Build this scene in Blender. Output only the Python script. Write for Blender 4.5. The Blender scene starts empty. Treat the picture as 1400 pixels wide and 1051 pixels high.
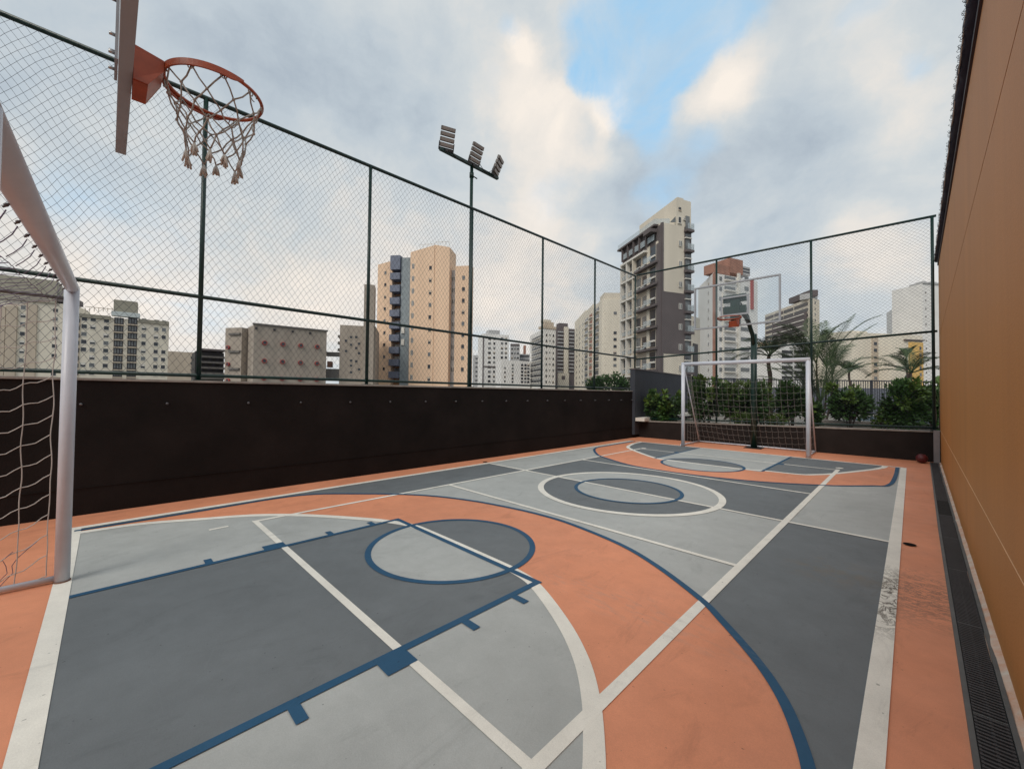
import bpy, math, random
from mathutils import Vector, Matrix, noise
from mathutils.geometry import tessellate_polygon
random.seed(7)
S = bpy.context.scene
COL = S.collection
U = 1.33                      # metres per survey unit (the height of the lens above the court)
PI = math.pi

# ------------------------------------------------------------------ camera
FPX = 550.13
RV = Vector((0.70962722, 0.70448698, 0.01128298))
UV = Vector((0.00679668, -0.0228576, 0.99971563))
FV = Vector((-0.70454454, 0.70934873, 0.02100855))
cd = bpy.data.cameras.new('camera')
cam = bpy.data.objects.new('camera', cd); COL.objects.link(cam)
cd.sensor_width = 36; cd.lens = FPX / 1400 * 36
cd.clip_start = 0.02; cd.clip_end = 6000
m = Matrix.Identity(4)
for i, v in enumerate((RV, UV, -FV)):
    v = v.normalized()
    for j in range(3): m[j][i] = v[j]
m.translation = (0, 0, U)
cam.matrix_world = m
S.camera = cam

def sight(px, py, depth):
    """surveyed point: where the line of sight through a photo position meets a given forward depth (metres)"""
    d = (px - 700) * RV - (py - 525.5) * UV + FPX * FV
    return Vector((0, 0, U)) + d * (depth / FPX)

# ------------------------------------------------------------------ sky and sun
SUN_EL, SUN_AZ = math.radians(44), math.radians(168)   # azimuth measured from +Y clockwise
W = bpy.data.worlds.new('World'); S.world = W; W.use_nodes = True
nt = W.node_tree; N = nt.nodes; L = nt.links; N.clear()
def nd(t, **k):
    n = N.new(t)
    for a, b in k.items(): setattr(n, a, b)
    return n
def mth(op, a, b=None, c=None, clamp=False):
    n = nd('ShaderNodeMath', operation=op); n.use_clamp = clamp
    for i, v in enumerate((a, b, c)):
        if v is None: continue
        if isinstance(v, (int, float)): n.inputs[i].default_value = v
        else: L.new(v, n.inputs[i])
    return n.outputs[0]
def vm(op, a, b=None):
    n = nd('ShaderNodeVectorMath', operation=op)
    for i, v in enumerate((a, b)):
        if v is None: continue
        if isinstance(v, (tuple, Vector)): n.inputs[i].default_value = tuple(v)
        else: L.new(v, n.inputs[i])
    return n
tc = nd('ShaderNodeTexCoord')
D = vm('NORMALIZE', tc.outputs['Generated']).outputs[0]
sep = nd('ShaderNodeSeparateXYZ'); L.new(D, sep.inputs[0])
zz = mth('ADD', mth('MAXIMUM', sep.outputs[2], 0.0), 0.22)
cmb = nd('ShaderNodeCombineXYZ')
L.new(mth('DIVIDE', sep.outputs[0], zz), cmb.inputs[0]); L.new(mth('DIVIDE', sep.outputs[1], zz), cmb.inputs[1])
def noi(vec, scale, detail=6, rough=.55, off=(0, 0, 0), dist=0.0):
    a = vm('ADD', vec, off).outputs[0]
    n = nd('ShaderNodeTexNoise'); n.inputs['Scale'].default_value = scale; n.inputs['Detail'].default_value = detail
    n.inputs['Roughness'].default_value = rough; n.inputs['Distortion'].default_value = dist
    L.new(a, n.inputs['Vector']); return n
# irregular edges: the direction is warped a little before the big cloud masses are laid out
wn = noi(D, 5.0, 7, .62)
wv = vm('SCALE', vm('SUBTRACT', wn.outputs['Color'], (.5, .5, .5)).outputs[0]); wv.inputs['Scale'].default_value = .13
DW = vm('NORMALIZE', vm('ADD', D, wv.outputs[0]).outputs[0]).outputs[0]
def skydir(px, py): return ((px - 700) * RV - (py - 525.5) * UV + FPX * FV).normalized()
def blob(px, py, rad_px, src=DW):
    """a soft round patch of sky, radius given in degrees-like survey pixels"""
    c = skydir(px, py); s = rad_px / FPX / (1 + ((px-700)**2 + (py-525)**2) / FPX**2) ** .75
    return mth('EXPONENT', mth('MULTIPLY', mth('SUBTRACT', vm('DOT_PRODUCT', src, c).outputs['Value'], 1.0), 1 / (s * s)))
def total(lst):
    acc = None
    for amp, b in lst:
        t = mth('MULTIPLY', b, amp); acc = t if acc is None else mth('ADD', acc, t)
    return acc
clear = total([(.55, blob(800, 15, 34)), (.9, blob(870, 18, 46)), (.9, blob(945, 22, 42)), (.85, blob(1015, 4, 38)), (.75, blob(800, 112, 22)), (.75, blob(852, 92, 42)), (.8, blob(918, 88, 34)), (.75, blob(882, 150, 30)),
               (.5, blob(905, 185, 24)), (.42, blob(1262, 85, 24)), (.4, blob(1180, 20, 30)), (.5, blob(700, 45, 18)), (.35, blob(755, 258, 40)), (.42, blob(965, 205, 24)), (.5, blob(905, 268, 36)),
               (.35, blob(670, 110, 24)), (.36, blob(200, 330, 90)), (.2, blob(60, 270, 60)), (.38, blob(960, 385, 30)), (.32, blob(300, 440, 50)), (.3, blob(690, 445, 60)),
               (.55, blob(1700, -300, 120)), (.5, blob(-600, 100, 160)), (.5, blob(400, -700, 200)), (.5, blob(1100, -600, 160))])
big = noi(cmb.outputs[0], 1.3, 8, .58, (3.1, 7.7, 0), .3)
cl_in = mth('SUBTRACT', mth('ADD', clear, mth('MULTIPLY', mth('SUBTRACT', big.outputs['Fac'], .5), -.9)), .10)
mr = nd('ShaderNodeMapRange', interpolation_type='SMOOTHSTEP'); L.new(cl_in, mr.inputs[0])
mr.inputs[1].default_value = .10; mr.inputs[2].default_value = .72
CLEAR = mr.outputs[0]
warm = total([(1.0, blob(838, 147, 17)), (.6, blob(815, 140, 22)), (.45, blob(760, 150, 40)), (.4, blob(765, 205, 36)), (.5, blob(822, 210, 22)), (.75, blob(988, 135, 36)), (.35, blob(975, 60, 30)), (.3, blob(1020, 100, 40)), (.8, blob(712, 68, 15)), (.3, blob(720, 130, 30)),
              (.5, blob(740, 278, 34)), (.35, blob(1180, 100, 60)), (.3, blob(1250, 150, 50)), (.6, blob(250, 420, 90)), (.62, blob(690, 430, 80)), (.5, blob(1200, 330, 50)), (.3, blob(540, 330, 50)), (.3, blob(90, 290, 70)), (.45, blob(440, 420, 60)), (.4, blob(60, 440, 80)), (.3, blob(30, 200, 60)), (.35, blob(-400, 400, 200)), (.35, blob(1800, 380, 200))])
dark = total([(.5, blob(800, 170, 18)), (.4, blob(850, 172, 16)), (.3, blob(750, 60, 30)), (.35, blob(880, 120, 14)), (.4, blob(1065, 150, 60)), (.4, blob(1130, 190, 60)), (.3, blob(1220, 240, 60)), (.4, blob(870, 240, 70)), (.3, blob(560, 110, 90)), (.2, blob(350, 60, 120)), (.35, blob(850, 300, 40)), (.35, blob(400, 60, 110)), (.3, blob(60, 30, 90)), (.25, blob(1050, 260, 60)),
              (.3, blob(600, 480, 60))])
n2 = noi(cmb.outputs[0], 2.1, 9, .6, (11.3, 2.2, 4.0), .5)
n3 = noi(DW, 6.0, 9, .6, (1.0, 5.0, 2.0))
sh = mth('ADD', mth('ADD', mth('MULTIPLY', mth('SUBTRACT', n2.outputs['Fac'], .5), .75), mth('MULTIPLY', mth('SUBTRACT', n3.outputs['Fac'], .5), .85)), .45)
sh = mth('ADD', sh, mth('SUBTRACT', mth('MULTIPLY', warm, .62), mth('MULTIPLY', dark, .42)))
cr = nd('ShaderNodeValToRGB'); L.new(sh, cr.inputs[0]); e = cr.color_ramp.elements
e[0].position = 0.0; e[0].color = (.36, .425, .50, 1)
e[1].position = 1.0; e[1].color = (.90, .825, .745, 1)
for pos, c in ((.27, (.49, .555, .61)), (.5, (.60, .64, .66)), (.74, (.77, .735, .69))):
    k = cr.color_ramp.elements.new(pos); k.color = (*c, 1)
sky = nd('ShaderNodeTexSky', sky_type='NISHITA'); sky.sun_disc = False
sky.sun_elevation = SUN_EL; sky.sun_rotation = SUN_AZ; sky.dust_density = 1.2; sky.air_density = 1.0
b1 = nd('ShaderNodeBackground'); L.new(sky.outputs[0], b1.inputs[0]); b1.inputs[1].default_value = .15
b2 = nd('ShaderNodeBackground'); L.new(cr.outputs[0], b2.inputs[0]); b2.inputs[1].default_value = .95
b3 = nd('ShaderNodeBackground'); b3.inputs[0].default_value = (.37, .68, .95, 1); b3.inputs[1].default_value = 1.0   # thin bright haze in the blue
m3 = nd('ShaderNodeMixShader'); m3.inputs[0].default_value = .72; L.new(b1.outputs[0], m3.inputs[1]); L.new(b3.outputs[0], m3.inputs[2])
mx = nd('ShaderNodeMixShader'); wisp = noi(cmb.outputs[0], 3.2, 9, .65, (5.5, 1.5, 9.0), 1.0)
wr = nd('ShaderNodeMapRange'); L.new(wisp.outputs['Fac'], wr.inputs[0])
for i_, v_ in enumerate((.38, .62, .95, .55)): wr.inputs[i_ + 1].default_value = v_
L.new(mth('MULTIPLY', CLEAR, wr.outputs[0]), mx.inputs[0]); L.new(b2.outputs[0], mx.inputs[1]); L.new(m3.outputs[0], mx.inputs[2])
wo = nd('ShaderNodeOutputWorld'); L.new(mx.outputs[0], wo.inputs[0])

sd = bpy.data.lights.new('sun', 'SUN'); sd.energy = 1.5; sd.angle = math.radians(28); sd.color = (1, .93, .84)
so = bpy.data.objects.new('sun', sd); COL.objects.link(so)
sv = Vector((math.sin(SUN_AZ) * math.cos(SUN_EL), math.cos(SUN_AZ) * math.cos(SUN_EL), math.sin(SUN_EL)))
so.rotation_euler = sv.to_track_quat('Z', 'Y').to_euler()
so.location = (0, 0, 60)
S.view_settings.view_transform = 'Standard'; S.view_settings.look = 'None'
S.view_settings.exposure = 0.16; S.view_settings.gamma = 1; S.view_settings.use_curve_mapping = False

# ------------------------------------------------------------------ materials
MATS = {}
def mat(name, col, rough=.7, var=.12, scale=4.0, bump=0.0, bscale=60, metal=0.0, spec=.5, col2=None, streak=False, coat=0.0, fine=0.0, emis=None):
    """procedural material: base colour broken up by two octaves of noise in world space, optional relief"""
    if name in MATS: return MATS[name]
    M = bpy.data.materials.new(name); M.use_nodes = True; t = M.node_tree; n = t.nodes; l = t.links
    b = n['Principled BSDF']; b.inputs['Roughness'].default_value = rough; b.inputs['Metallic'].default_value = metal
    b.inputs['Specular IOR Level'].default_value = spec; b.inputs['Coat Weight'].default_value = coat
    g = n.new('ShaderNodeNewGeometry')
    mp = n.new('ShaderNodeMapping'); l.new(g.outputs['Position'], mp.inputs[0])
    if streak: mp.inputs['Scale'].default_value = (1, 1, .12)
    a = n.new('ShaderNodeTexNoise'); a.inputs['Scale'].default_value = scale; a.inputs['Detail'].default_value = 6; a.inputs['Roughness'].default_value = .6
    l.new(mp.outputs[0], a.inputs['Vector'])
    rp = n.new('ShaderNodeMapRange'); l.new(a.outputs['Fac'], rp.inputs[0])
    rp.inputs[1].default_value = .3; rp.inputs[2].default_value = .7; rp.inputs[3].default_value = 0; rp.inputs[4].default_value = 1
    mix = n.new('ShaderNodeMix'); mix.data_type = 'RGBA'
    c2 = col2 if col2 else tuple(min(1, c * (1 + var)) for c in col); c1 = col if col2 else tuple(c * (1 - var) for c in col)
    mix.inputs[6].default_value = (*c1, 1); mix.inputs[7].default_value = (*c2, 1)
    l.new(rp.outputs[0], mix.inputs[0])
    out = mix.outputs[2]
    if fine:
        f = n.new('ShaderNodeTexNoise'); f.inputs['Scale'].default_value = bscale * 1.7; f.inputs['Detail'].default_value = 3
        l.new(g.outputs['Position'], f.inputs['Vector'])
        r2 = n.new('ShaderNodeMapRange'); l.new(f.outputs['Fac'], r2.inputs[0]); r2.inputs[1].default_value = .35; r2.inputs[2].default_value = .65
        r2.inputs[3].default_value = 1 - fine; r2.inputs[4].default_value = 1 + fine
        vmn = n.new('ShaderNodeVectorMath'); vmn.operation = 'SCALE'; l.new(out, vmn.inputs[0]); l.new(r2.outputs[0], vmn.inputs['Scale']); out = vmn.outputs[0]
    l.new(out, b.inputs['Base Color'])
    if bump:
        f = n.new('ShaderNodeTexNoise'); f.inputs['Scale'].default_value = bscale; f.inputs['Detail'].default_value = 4
        l.new(g.outputs['Position'], f.inputs['Vector'])
        bn = n.new('ShaderNodeBump'); bn.inputs['Strength'].default_value = bump; bn.inputs['Distance'].default_value = .01
        l.new(f.outputs['Fac'], bn.inputs['Height']); l.new(bn.outputs[0], b.inputs['Normal'])
    if emis: b.inputs['Emission Color'].default_value = (*emis, 1); b.inputs['Emission Strength'].default_value = 1
    MATS[name] = M; M['nodes_out'] = 1
    return M

def court_paint(name, col, worn=0.0):
    """acrylic court paint: roller mottling, scuffs, dust and, near the drain, cracked dirt"""
    M = bpy.data.materials.new(name); M.use_nodes = True; t = M.node_tree; n = t.nodes; l = t.links
    b = n['Principled BSDF']; b.inputs['Roughness'].default_value = .62; b.inputs['Specular IOR Level'].default_value = .35
    g = n.new('ShaderNodeNewGeometry'); P = g.outputs['Position']
    def tex(scale, det, rough=.6, off=(0, 0, 0), stretch=(1, 1, 1), dist=0):
        mp = n.new('ShaderNodeMapping'); mp.inputs['Location'].default_value = off; mp.inputs['Scale'].default_value = stretch; l.new(P, mp.inputs[0])
        x = n.new('ShaderNodeTexNoise'); x.inputs['Scale'].default_value = scale; x.inputs['Detail'].default_value = det; x.inputs['Roughness'].default_value = rough
        x.inputs['Distortion'].default_value = dist; l.new(mp.outputs[0], x.inputs['Vector']); return x.outputs['Fac']
    def rng(s, a, b_, c, d, sm=False):
        r = n.new('ShaderNodeMapRange'); l.new(s, r.inputs[0])
        if sm: r.interpolation_type = 'SMOOTHSTEP'
        for i, v in enumerate((a, b_, c, d)): r.inputs[i + 1].default_value = v
        return r.outputs[0]
    def mul(a, b_):
        x = n.new('ShaderNodeMath'); x.operation = 'MULTIPLY'
        for i, v in enumerate((a, b_)):
            if isinstance(v, (int, float)): x.inputs[i].default_value = v
            else: l.new(v, x.inputs[i])
        return x.outputs[0]
    f = mul(rng(tex(.9, 5, .6), .3, .7, .90, 1.08), rng(tex(6, 6, .65, (4, 2, 0)), .3, .7, .935, 1.06))
    f = mul(f, rng(tex(240, 3, .6), .3, .7, .93, 1.07))
    f = mul(f, rng(tex(3, 8, .75, (9, 1, 0), (1, .35, 1), 1.5), .55, .72, 1.0, .80))        # scuffs
    f = mul(f, rng(tex(2.0, 9, .8, (3, 6, 0), (.5, 1.6, 1), 2.5), .60, .72, 1.0, 1.10))       # dusty drag marks
    f = mul(f, rng(tex(1.3, 3, .5, (8, 3, 0)), .60, .63, 1.0, .955))                        # dried puddle edges
    f = mul(f, rng(tex(38, 2, .5, (2, 8, 0)), .735, .76, 1.0, .55))                         # specks of grit
    sc = n.new('ShaderNodeVectorMath'); sc.operation = 'SCALE'; sc.inputs[0].default_value = col; l.new(f, sc.inputs['Scale'])
    out = sc.outputs[0]
    def patch(cx, cy, rx, ry, colr, strength, tx):
        nonlocal out
        mp = n.new('ShaderNodeVectorMath'); mp.operation = 'SUBTRACT'; l.new(P, mp.inputs[0]); mp.inputs[1].default_value = (cx, cy, 0)
        m2 = n.new('ShaderNodeVectorMath'); m2.operation = 'MULTIPLY'; l.new(mp.outputs[0], m2.inputs[0]); m2.inputs[1].default_value = (1 / rx, 1 / ry, 0)
        ln = n.new('ShaderNodeVectorMath'); ln.operation = 'LENGTH'; l.new(m2.outputs[0], ln.inputs[0])
        mask = mul(mul(rng(ln.outputs['Value'], .2, 1.0, 1, 0, True), tx), strength)
        k = n.new('ShaderNodeMix'); k.data_type = 'RGBA'; l.new(mask, k.inputs[0]); l.new(out, k.inputs[6]); k.inputs[7].default_value = (*colr, 1); out = k.outputs[2]
    ridg = tex(9, 7, .7, (0, 0, 0), (1.2, .8, 1), 1.2)
    a = n.new('ShaderNodeMath'); a.operation = 'SUBTRACT'; l.new(ridg, a.inputs[0]); a.inputs[1].default_value = .5
    ab = n.new('ShaderNodeMath'); ab.operation = 'ABSOLUTE'; l.new(a.outputs[0], ab.inputs[0])
    crack = rng(ab.outputs[0], .005, .065, 1, 0, True)
    patch(-.085 * U, 2.78 * U, .16 * U, .62 * U, (.11, .095, .075), 1.0 if worn else .25, crack)
    ridg2 = tex(4.5, 7, .72, (3, 0, 0), (1.0, 2.2, 1), 1.8)
    a2 = n.new('ShaderNodeMath'); a2.operation = 'SUBTRACT'; l.new(ridg2, a2.inputs[0]); a2.inputs[1].default_value = .5
    ab2 = n.new('ShaderNodeMath'); ab2.operation = 'ABSOLUTE'; l.new(a2.outputs[0], ab2.inputs[0])
    patch(.05 * U, 2.95 * U, .26 * U, .55 * U, (.12, .09, .07), .75, rng(ab2.outputs[0], .0, .05, 1, 0, True))
    patch(-.33 * U, 2.95 * U, .30 * U, .35 * U, (.22, .16, .09), .35, rng(tex(5, 6, .7, (7, 7, 0)), .48, .62, 0, 1))
    patch(-.95 * U, 1.75 * U, .9 * U, .22 * U, (.30, .27, .25), .22, rng(tex(7, 6, .7, (1, 7, 0), (1, 3, 1)), .5, .62, 0, 1))
    l.new(out, b.inputs['Base Color'])
    bn = n.new('ShaderNodeBump'); bn.inputs['Strength'].default_value = .25; bn.inputs['Distance'].default_value = .004
    l.new(tex(170, 4), bn.inputs['Height']); l.new(bn.outputs[0], b.inputs['Normal'])
    l.new(rng(tex(2.2, 5, .6, (5, 5, 0)), .3, .7, .52, .72), b.inputs['Roughness'])
    return M

M_OR = court_paint('court_orange', (.70, .285, .160))
M_LG = court_paint('court_light_grey', (.415, .433, .423))
M_DG = court_paint('court_dark_grey', (.150, .167, .178))
M_WH = court_paint('court_white', (.80, .78, .71), 1)
M_BL = court_paint('court_blue', (.018, .082, .165))
M_DW = mat('dark_brown_wall', (.0115, .0080, .0072), .8, .45, 1.6, .45, 90, fine=.15, spec=.2)
M_COPE = mat('pale_concrete_coping', (.28, .255, .23), .85, .25, 6, .3, 80)
M_GRN = mat('dark_green_enamel', (.004, .028, .022), .38, .2, 5, .05)
M_NET = mat('black_polyethylene_net', (.034, .034, .055), .7, .2, spec=.2)
M_OWALL = mat('orange_wall_render', (.50, .205, .050), .58, .09, 1.6, .25, 70, streak=True, spec=.4, fine=.05)
M_OSEAM = mat('pale_joint_sealant', (.80, .52, .30), .7)
M_PLUM = mat('dark_plum_flashing', (.022, .012, .022), .5)
M_BLK = mat('black_rubber', (.012, .012, .013), .6)
M_DRAIN = mat('grey_drain_frame', (.10, .105, .105), .55, .2, 9, .1)
M_GRATE = mat('charcoal_plastic_grate', (.040, .040, .044), .5, .2, 6)
M_SPILL = mat('flaking_orange_wall_foot', (.62, .30, .17), .8, .3, 9, .5, 50, col2=(.66, .60, .52))
M_WMET = mat('white_enamelled_steel', (.60, .635, .71), .35, .05, 8, .04, spec=.5)
M_ROPE = mat('white_nylon_rope', (.50, .47, .44), .8, .15)
M_ROPE2 = mat('grey_nylon_rope', (.27, .26, .25), .8, .15)
M_HOOPNET = mat('weathered_net_cord', (.36, .33, .30), .85, .25, 30)
M_RIM = mat('red_orange_rim', (.36, .070, .024), .42, .2, 10, .05)
M_ACR = mat('board_white_frame', (.33, .35, .38), .5, .08)
M_BOLT = mat('zinc_bolt', (.42, .42, .42), .35, .1, 10, metal=.9)
M_LED = mat('floodlight_grey', (.12, .105, .095), .5, .15)
M_LENS = mat('floodlight_lens', (.30, .27, .25), .3, .1)
M_BALL = mat('dark_red_ball_leather', (.10, .012, .015), .45, .2, 20, .2)
M_CREAM = mat('cream_render', (.66, .60, .50), .85, .10, .25, streak=True)
M_CREAM2 = mat('pale_cream_render', (.74, .68, .57), .85, .09, .2, streak=True)
M_TAN = mat('tan_render', (.52, .44, .35), .85, .10, .3, streak=True)
M_PEACH = mat('peach_render', (.80, .57, .40), .85, .08, .22, streak=True)
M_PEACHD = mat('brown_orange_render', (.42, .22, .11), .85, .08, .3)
M_SLATE = mat('blue_grey_panel', (.15, .17, .23), .6, .12, .5)
M_SLATE2 = mat('grey_blue_tile', (.25, .29, .31), .6, .18, .9)
M_CONC = mat('raw_concrete', (.36, .31, .26), .9, .16, .35, streak=True)
M_CONCD = mat('dark_concrete', (.15, .14, .13), .9, .15, .4)
M_GREEN_ROOF = mat('mossy_concrete_roof', (.31, .29, .235), .9, .15, .3)
M_DKG = mat('dark_taupe_cladding', (.125, .105, .105), .7, .1, .5)
M_DKW = mat('near_black_window_reveal', (.03, .028, .03), .5)
M_WHT = mat('white_render', (.76, .745, .72), .85, .06, .3)
M_GRYT = mat('grey_render', (.44, .44, .44), .85, .1, .3)
M_BRICK = mat('brick_red_panel', (.36, .19, .14), .85, .2, .5)
M_YEL = mat('yellow_render', (.72, .46, .16), .85, .06, .3)
M_BEAM = mat('off_white_frame', (.72, .69, .63), .7, .05)
M_GLS = mat('dark_window_glass', (.035, .04, .048), .12, .3, 1.5)
M_GLS2 = mat('hazy_window_glass', (.16, .17, .175), .15, .3, 1.5)
M_RED = mat('red_round_frame', (.36, .05, .04), .6)
M_RAILG = mat('glass_balustrade', (.50, .57, .60), .1, .1)
_b = M_RAILG.node_tree.nodes['Principled BSDF']; _b.inputs['Alpha'].default_value = .38
M_CHAR = mat('charcoal_terrace_wall', (.035, .04, .052), .8, .12, 2)
M_SOIL = mat('planter_soil', (.06, .045, .032), .95, .4, 8, .6, 30)
M_DECK = mat('pale_pool_paving', (.24, .225, .20), .8, .1, 3)
M_WATER = mat('teal_pool_water', (.02, .10, .11), .06, .2, 2, .1, 5)
M_CITY = mat('city_ground_far', (.13, .13, .12), .9, .4, .02)
M_PODIUM = mat('podium_concrete', (.25, .24, .22), .9)

def leafmat(name, c1, c2, scale=6):
    M = mat(name, c1, .5, scale=scale, col2=c2, spec=.4)
    return M
M_LF1 = leafmat('shrub_leaf_dark', (.010, .032, .006), (.045, .11, .018), 9)
M_LF2 = leafmat('shrub_leaf_bright', (.035, .075, .010), (.13, .21, .035), 7)
M_PALM = leafmat('palm_leaf', (.020, .042, .016), (.075, .12, .04), 5)
M_PALM2 = leafmat('palm_leaf_light', (.035, .065, .025), (.12, .165, .07), 5)
M_BARK = mat('palm_bark', (.06, .045, .035), .9, .4, 25, .5, 40)

# ------------------------------------------------------------------ mesh builder
ORG = {}
class MB:
    def __init__(s): s.v = []; s.f = []; s.m = []; s.sm = []
    def face(s, idx, mi=0, sm=False): s.f.append(tuple(idx)); s.m.append(mi); s.sm.append(sm)
    def add(s, vs, fs, mi=0, sm=False):
        o = len(s.v); s.v += [Vector(p) for p in vs]
        for f in fs: s.face([o + i for i in f], mi, sm)
    def hexa(s, a, b, mi=0):          # a: bottom quad ccw, b: top quad
        s.add(list(a) + list(b), [(3, 2, 1, 0), (4, 5, 6, 7), (0, 1, 5, 4), (1, 2, 6, 5), (2, 3, 7, 6), (3, 0, 4, 7)], mi)
    def box(s, lo, hi, mi=0):
        x0, y0, z0 = lo; x1, y1, z1 = hi
        s.hexa([(x0, y0, z0), (x1, y0, z0), (x1, y1, z0), (x0, y1, z0)], [(x0, y0, z1), (x1, y0, z1), (x1, y1, z1), (x0, y1, z1)], mi)
    def obox(s, c, ax, ay, az, mi=0):  # centre and three half-extent vectors
        c, ax, ay, az = map(Vector, (c, ax, ay, az))
        s.hexa([c - ax - ay - az, c + ax - ay - az, c + ax + ay - az, c - ax + ay - az],
               [c - ax - ay + az, c + ax - ay + az, c + ax + ay + az, c - ax + ay + az], mi)
    def bar(s, a, b, w, h, up=(0, 0, 1), mi=0):
        a, b = Vector(a), Vector(b); d = b - a; t = d.normalized(); u = Vector(up)
        sd_ = t.cross(u)
        if sd_.length < 1e-4: sd_ = t.cross(Vector((1, 0, 0)))
        sd_.normalize(); u = sd_.cross(t)
        s.obox((a + b) / 2, d / 2, sd_ * w / 2, u * h / 2, mi)
    def tube(s, pts, r, seg=10, mi=0, caps=True, closed=False, radii=None):
        pts = [Vector(p) for p in pts]; n = len(pts); o = len(s.v)
        ref = None
        for i, p in enumerate(pts):
            if closed: t = (pts[(i + 1) % n] - pts[i - 1])
            else: t = pts[min(i + 1, n - 1)] - pts[max(i - 1, 0)]
            t.normalize()
            if ref is None:
                ref = Vector((0, 0, 1)) if abs(t.z) < .9 else Vector((1, 0, 0))
            a = t.cross(ref)
            if a.length < 1e-5: a = t.orthogonal()
            a.normalize(); b = t.cross(a); ref = a.cross(t) * 1.0
            ref = -b
            rr = radii[i] if radii else r
            for k in range(seg):
                an = 2 * PI * k / seg
                s.v.append(p + (a * math.cos(an) + b * math.sin(an)) * rr)
        m_ = n if closed else n - 1
        for i in range(m_):
            for k in range(seg):
                j = (i + 1) % n; k2 = (k + 1) % seg
                s.face((o + i * seg + k, o + j * seg + k, o + j * seg + k2, o + i * seg + k2), mi, seg > 4)
        if caps and not closed:
            s.face([o + k for k in range(seg)], mi); s.face([o + (n - 1) * seg + k for k in reversed(range(seg))], mi)
    def prism(s, poly, z0, z1, mi=0, top=None):   # poly xy ccw; z1 number or list
        n = len(poly); zs = z1 if isinstance(z1, (list, tuple)) else [z1] * n
        o = len(s.v)
        s.v += [Vector((p[0], p[1], z0)) for p in poly] + [Vector((p[0], p[1], z)) for p, z in zip(poly, zs)]
        area = sum(poly[i][0] * poly[(i + 1) % n][1] - poly[(i + 1) % n][0] * poly[i][1] for i in range(n))
        q = list(range(n)) if area > 0 else list(reversed(range(n)))
        s.face([o + i for i in reversed(q)], mi); s.face([o + n + i for i in q], mi if top is None else top)
        for a in range(n):
            i, j = q[a], q[(a + 1) % n]
            s.face((o + i, o + j, o + n + j, o + n + i), mi)
    def flat(s, poly, z, mi=0):
        pts = [Vector((p[0], p[1], z)) for p in poly]; o = len(s.v); s.v += pts
        for t in tessellate_polygon([pts]):
            a, b, c = (pts[i] for i in t)
            t = t if (b - a).cross(c - a).z > 0 else tuple(reversed(t))
            s.face([o + i for i in t], mi)
    def ball(s, c, r, seg=16, rings=10, mi=0, sc=(1, 1, 1)):
        c = Vector(c); o = len(s.v)
        for i in range(rings + 1):
            th = PI * i / rings
            for k in range(seg):
                ph = 2 * PI * k / seg
                s.v.append(c + Vector((math.sin(th) * math.cos(ph) * sc[0], math.sin(th) * math.sin(ph) * sc[1], math.cos(th) * sc[2])) * r)
        for i in range(rings):
            for k in range(seg):
                s.face((o + i * seg + k, o + (i + 1) * seg + k, o + (i + 1) * seg + (k + 1) % seg, o + i * seg + (k + 1) % seg), mi, True)
    def build(s, name, mats, parent=None, origin=None, bevel=0):
        me = bpy.data.meshes.new(name)
        og = ORG[parent.name] if parent is not None and origin is None else Vector(origin if origin is not None else (0, 0, 0))
        me.from_pydata([tuple(p - og) for p in s.v], [], s.f)
        for mt in (mats if isinstance(mats, (list, tuple)) else [mats]): me.materials.append(mt)
        me.polygons.foreach_set('material_index', s.m); me.polygons.foreach_set('use_smooth', s.sm)
        me.update()
        o = bpy.data.objects.new(name, me); COL.objects.link(o)
        if parent is not None:
            o.parent = parent; ORG[o.name] = og
            if origin is not None:
                pass
        else:
            o.location = og; ORG[o.name] = og
        if bevel:
            b = o.modifiers.new('bevel', 'BEVEL'); b.width = bevel; b.segments = 2; b.limit_method = 'ANGLE'
        return o
def tag(o, label=None, cat=None, group=None, kind=None):
    if label: o['label'] = label
    if cat: o['category'] = cat
    if group: o['group'] = group
    if kind: o['kind'] = kind
    return o
def thing(name, loc, label, cat, group=None):
    o = bpy.data.objects.new(name, None); COL.objects.link(o); o.location = loc; o.empty_display_size = .2
    ORG[o.name] = Vector(loc); tag(o, label, cat, group); return o
def put(mesh, name, parent, loc, rz=0, scale=None):
    """a part that shares its mesh with its likes, standing at a world position"""
    o = bpy.data.objects.new(name, mesh); COL.objects.link(o); o.parent = parent
    o.location = Vector(loc) - ORG[parent.name]; o.rotation_euler = (0, 0, rz)
    if scale: o.scale = scale
    ORG[o.name] = ORG[parent.name]
    return o
def mesh_of(mb, name, mats):
    me = bpy.data.meshes.new(name); me.from_pydata([tuple(p) for p in mb.v], [], mb.f)
    for mt in (mats if isinstance(mats, (list, tuple)) else [mats]): me.materials.append(mt)
    me.polygons.foreach_set('material_index', mb.m); me.polygons.foreach_set('use_smooth', mb.sm); me.update(); return me
def u2(pts): return [(x * U, y * U) for x, y in pts]
def smooth(pts, n=8):
    """Catmull-Rom through the surveyed points"""
    P = [Vector((*p, 0)) if len(p) == 2 else Vector(p) for p in pts]; out = []
    for i in range(len(P) - 1):
        p0 = P[i - 1] if i else P[0] * 2 - P[1]; p3 = P[i + 2] if i + 2 < len(P) else P[-1] * 2 - P[-2]
        p1, p2 = P[i], P[i + 1]
        for k in range(n):
            t = k / n
            out.append(.5 * ((2 * p1) + (p2 - p0) * t + (2 * p0 - 5 * p1 + 4 * p2 - p3) * t * t + (3 * p1 - p0 - 3 * p2 + p3) * t ** 3))
    out.append(P[-1]); return out

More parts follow.
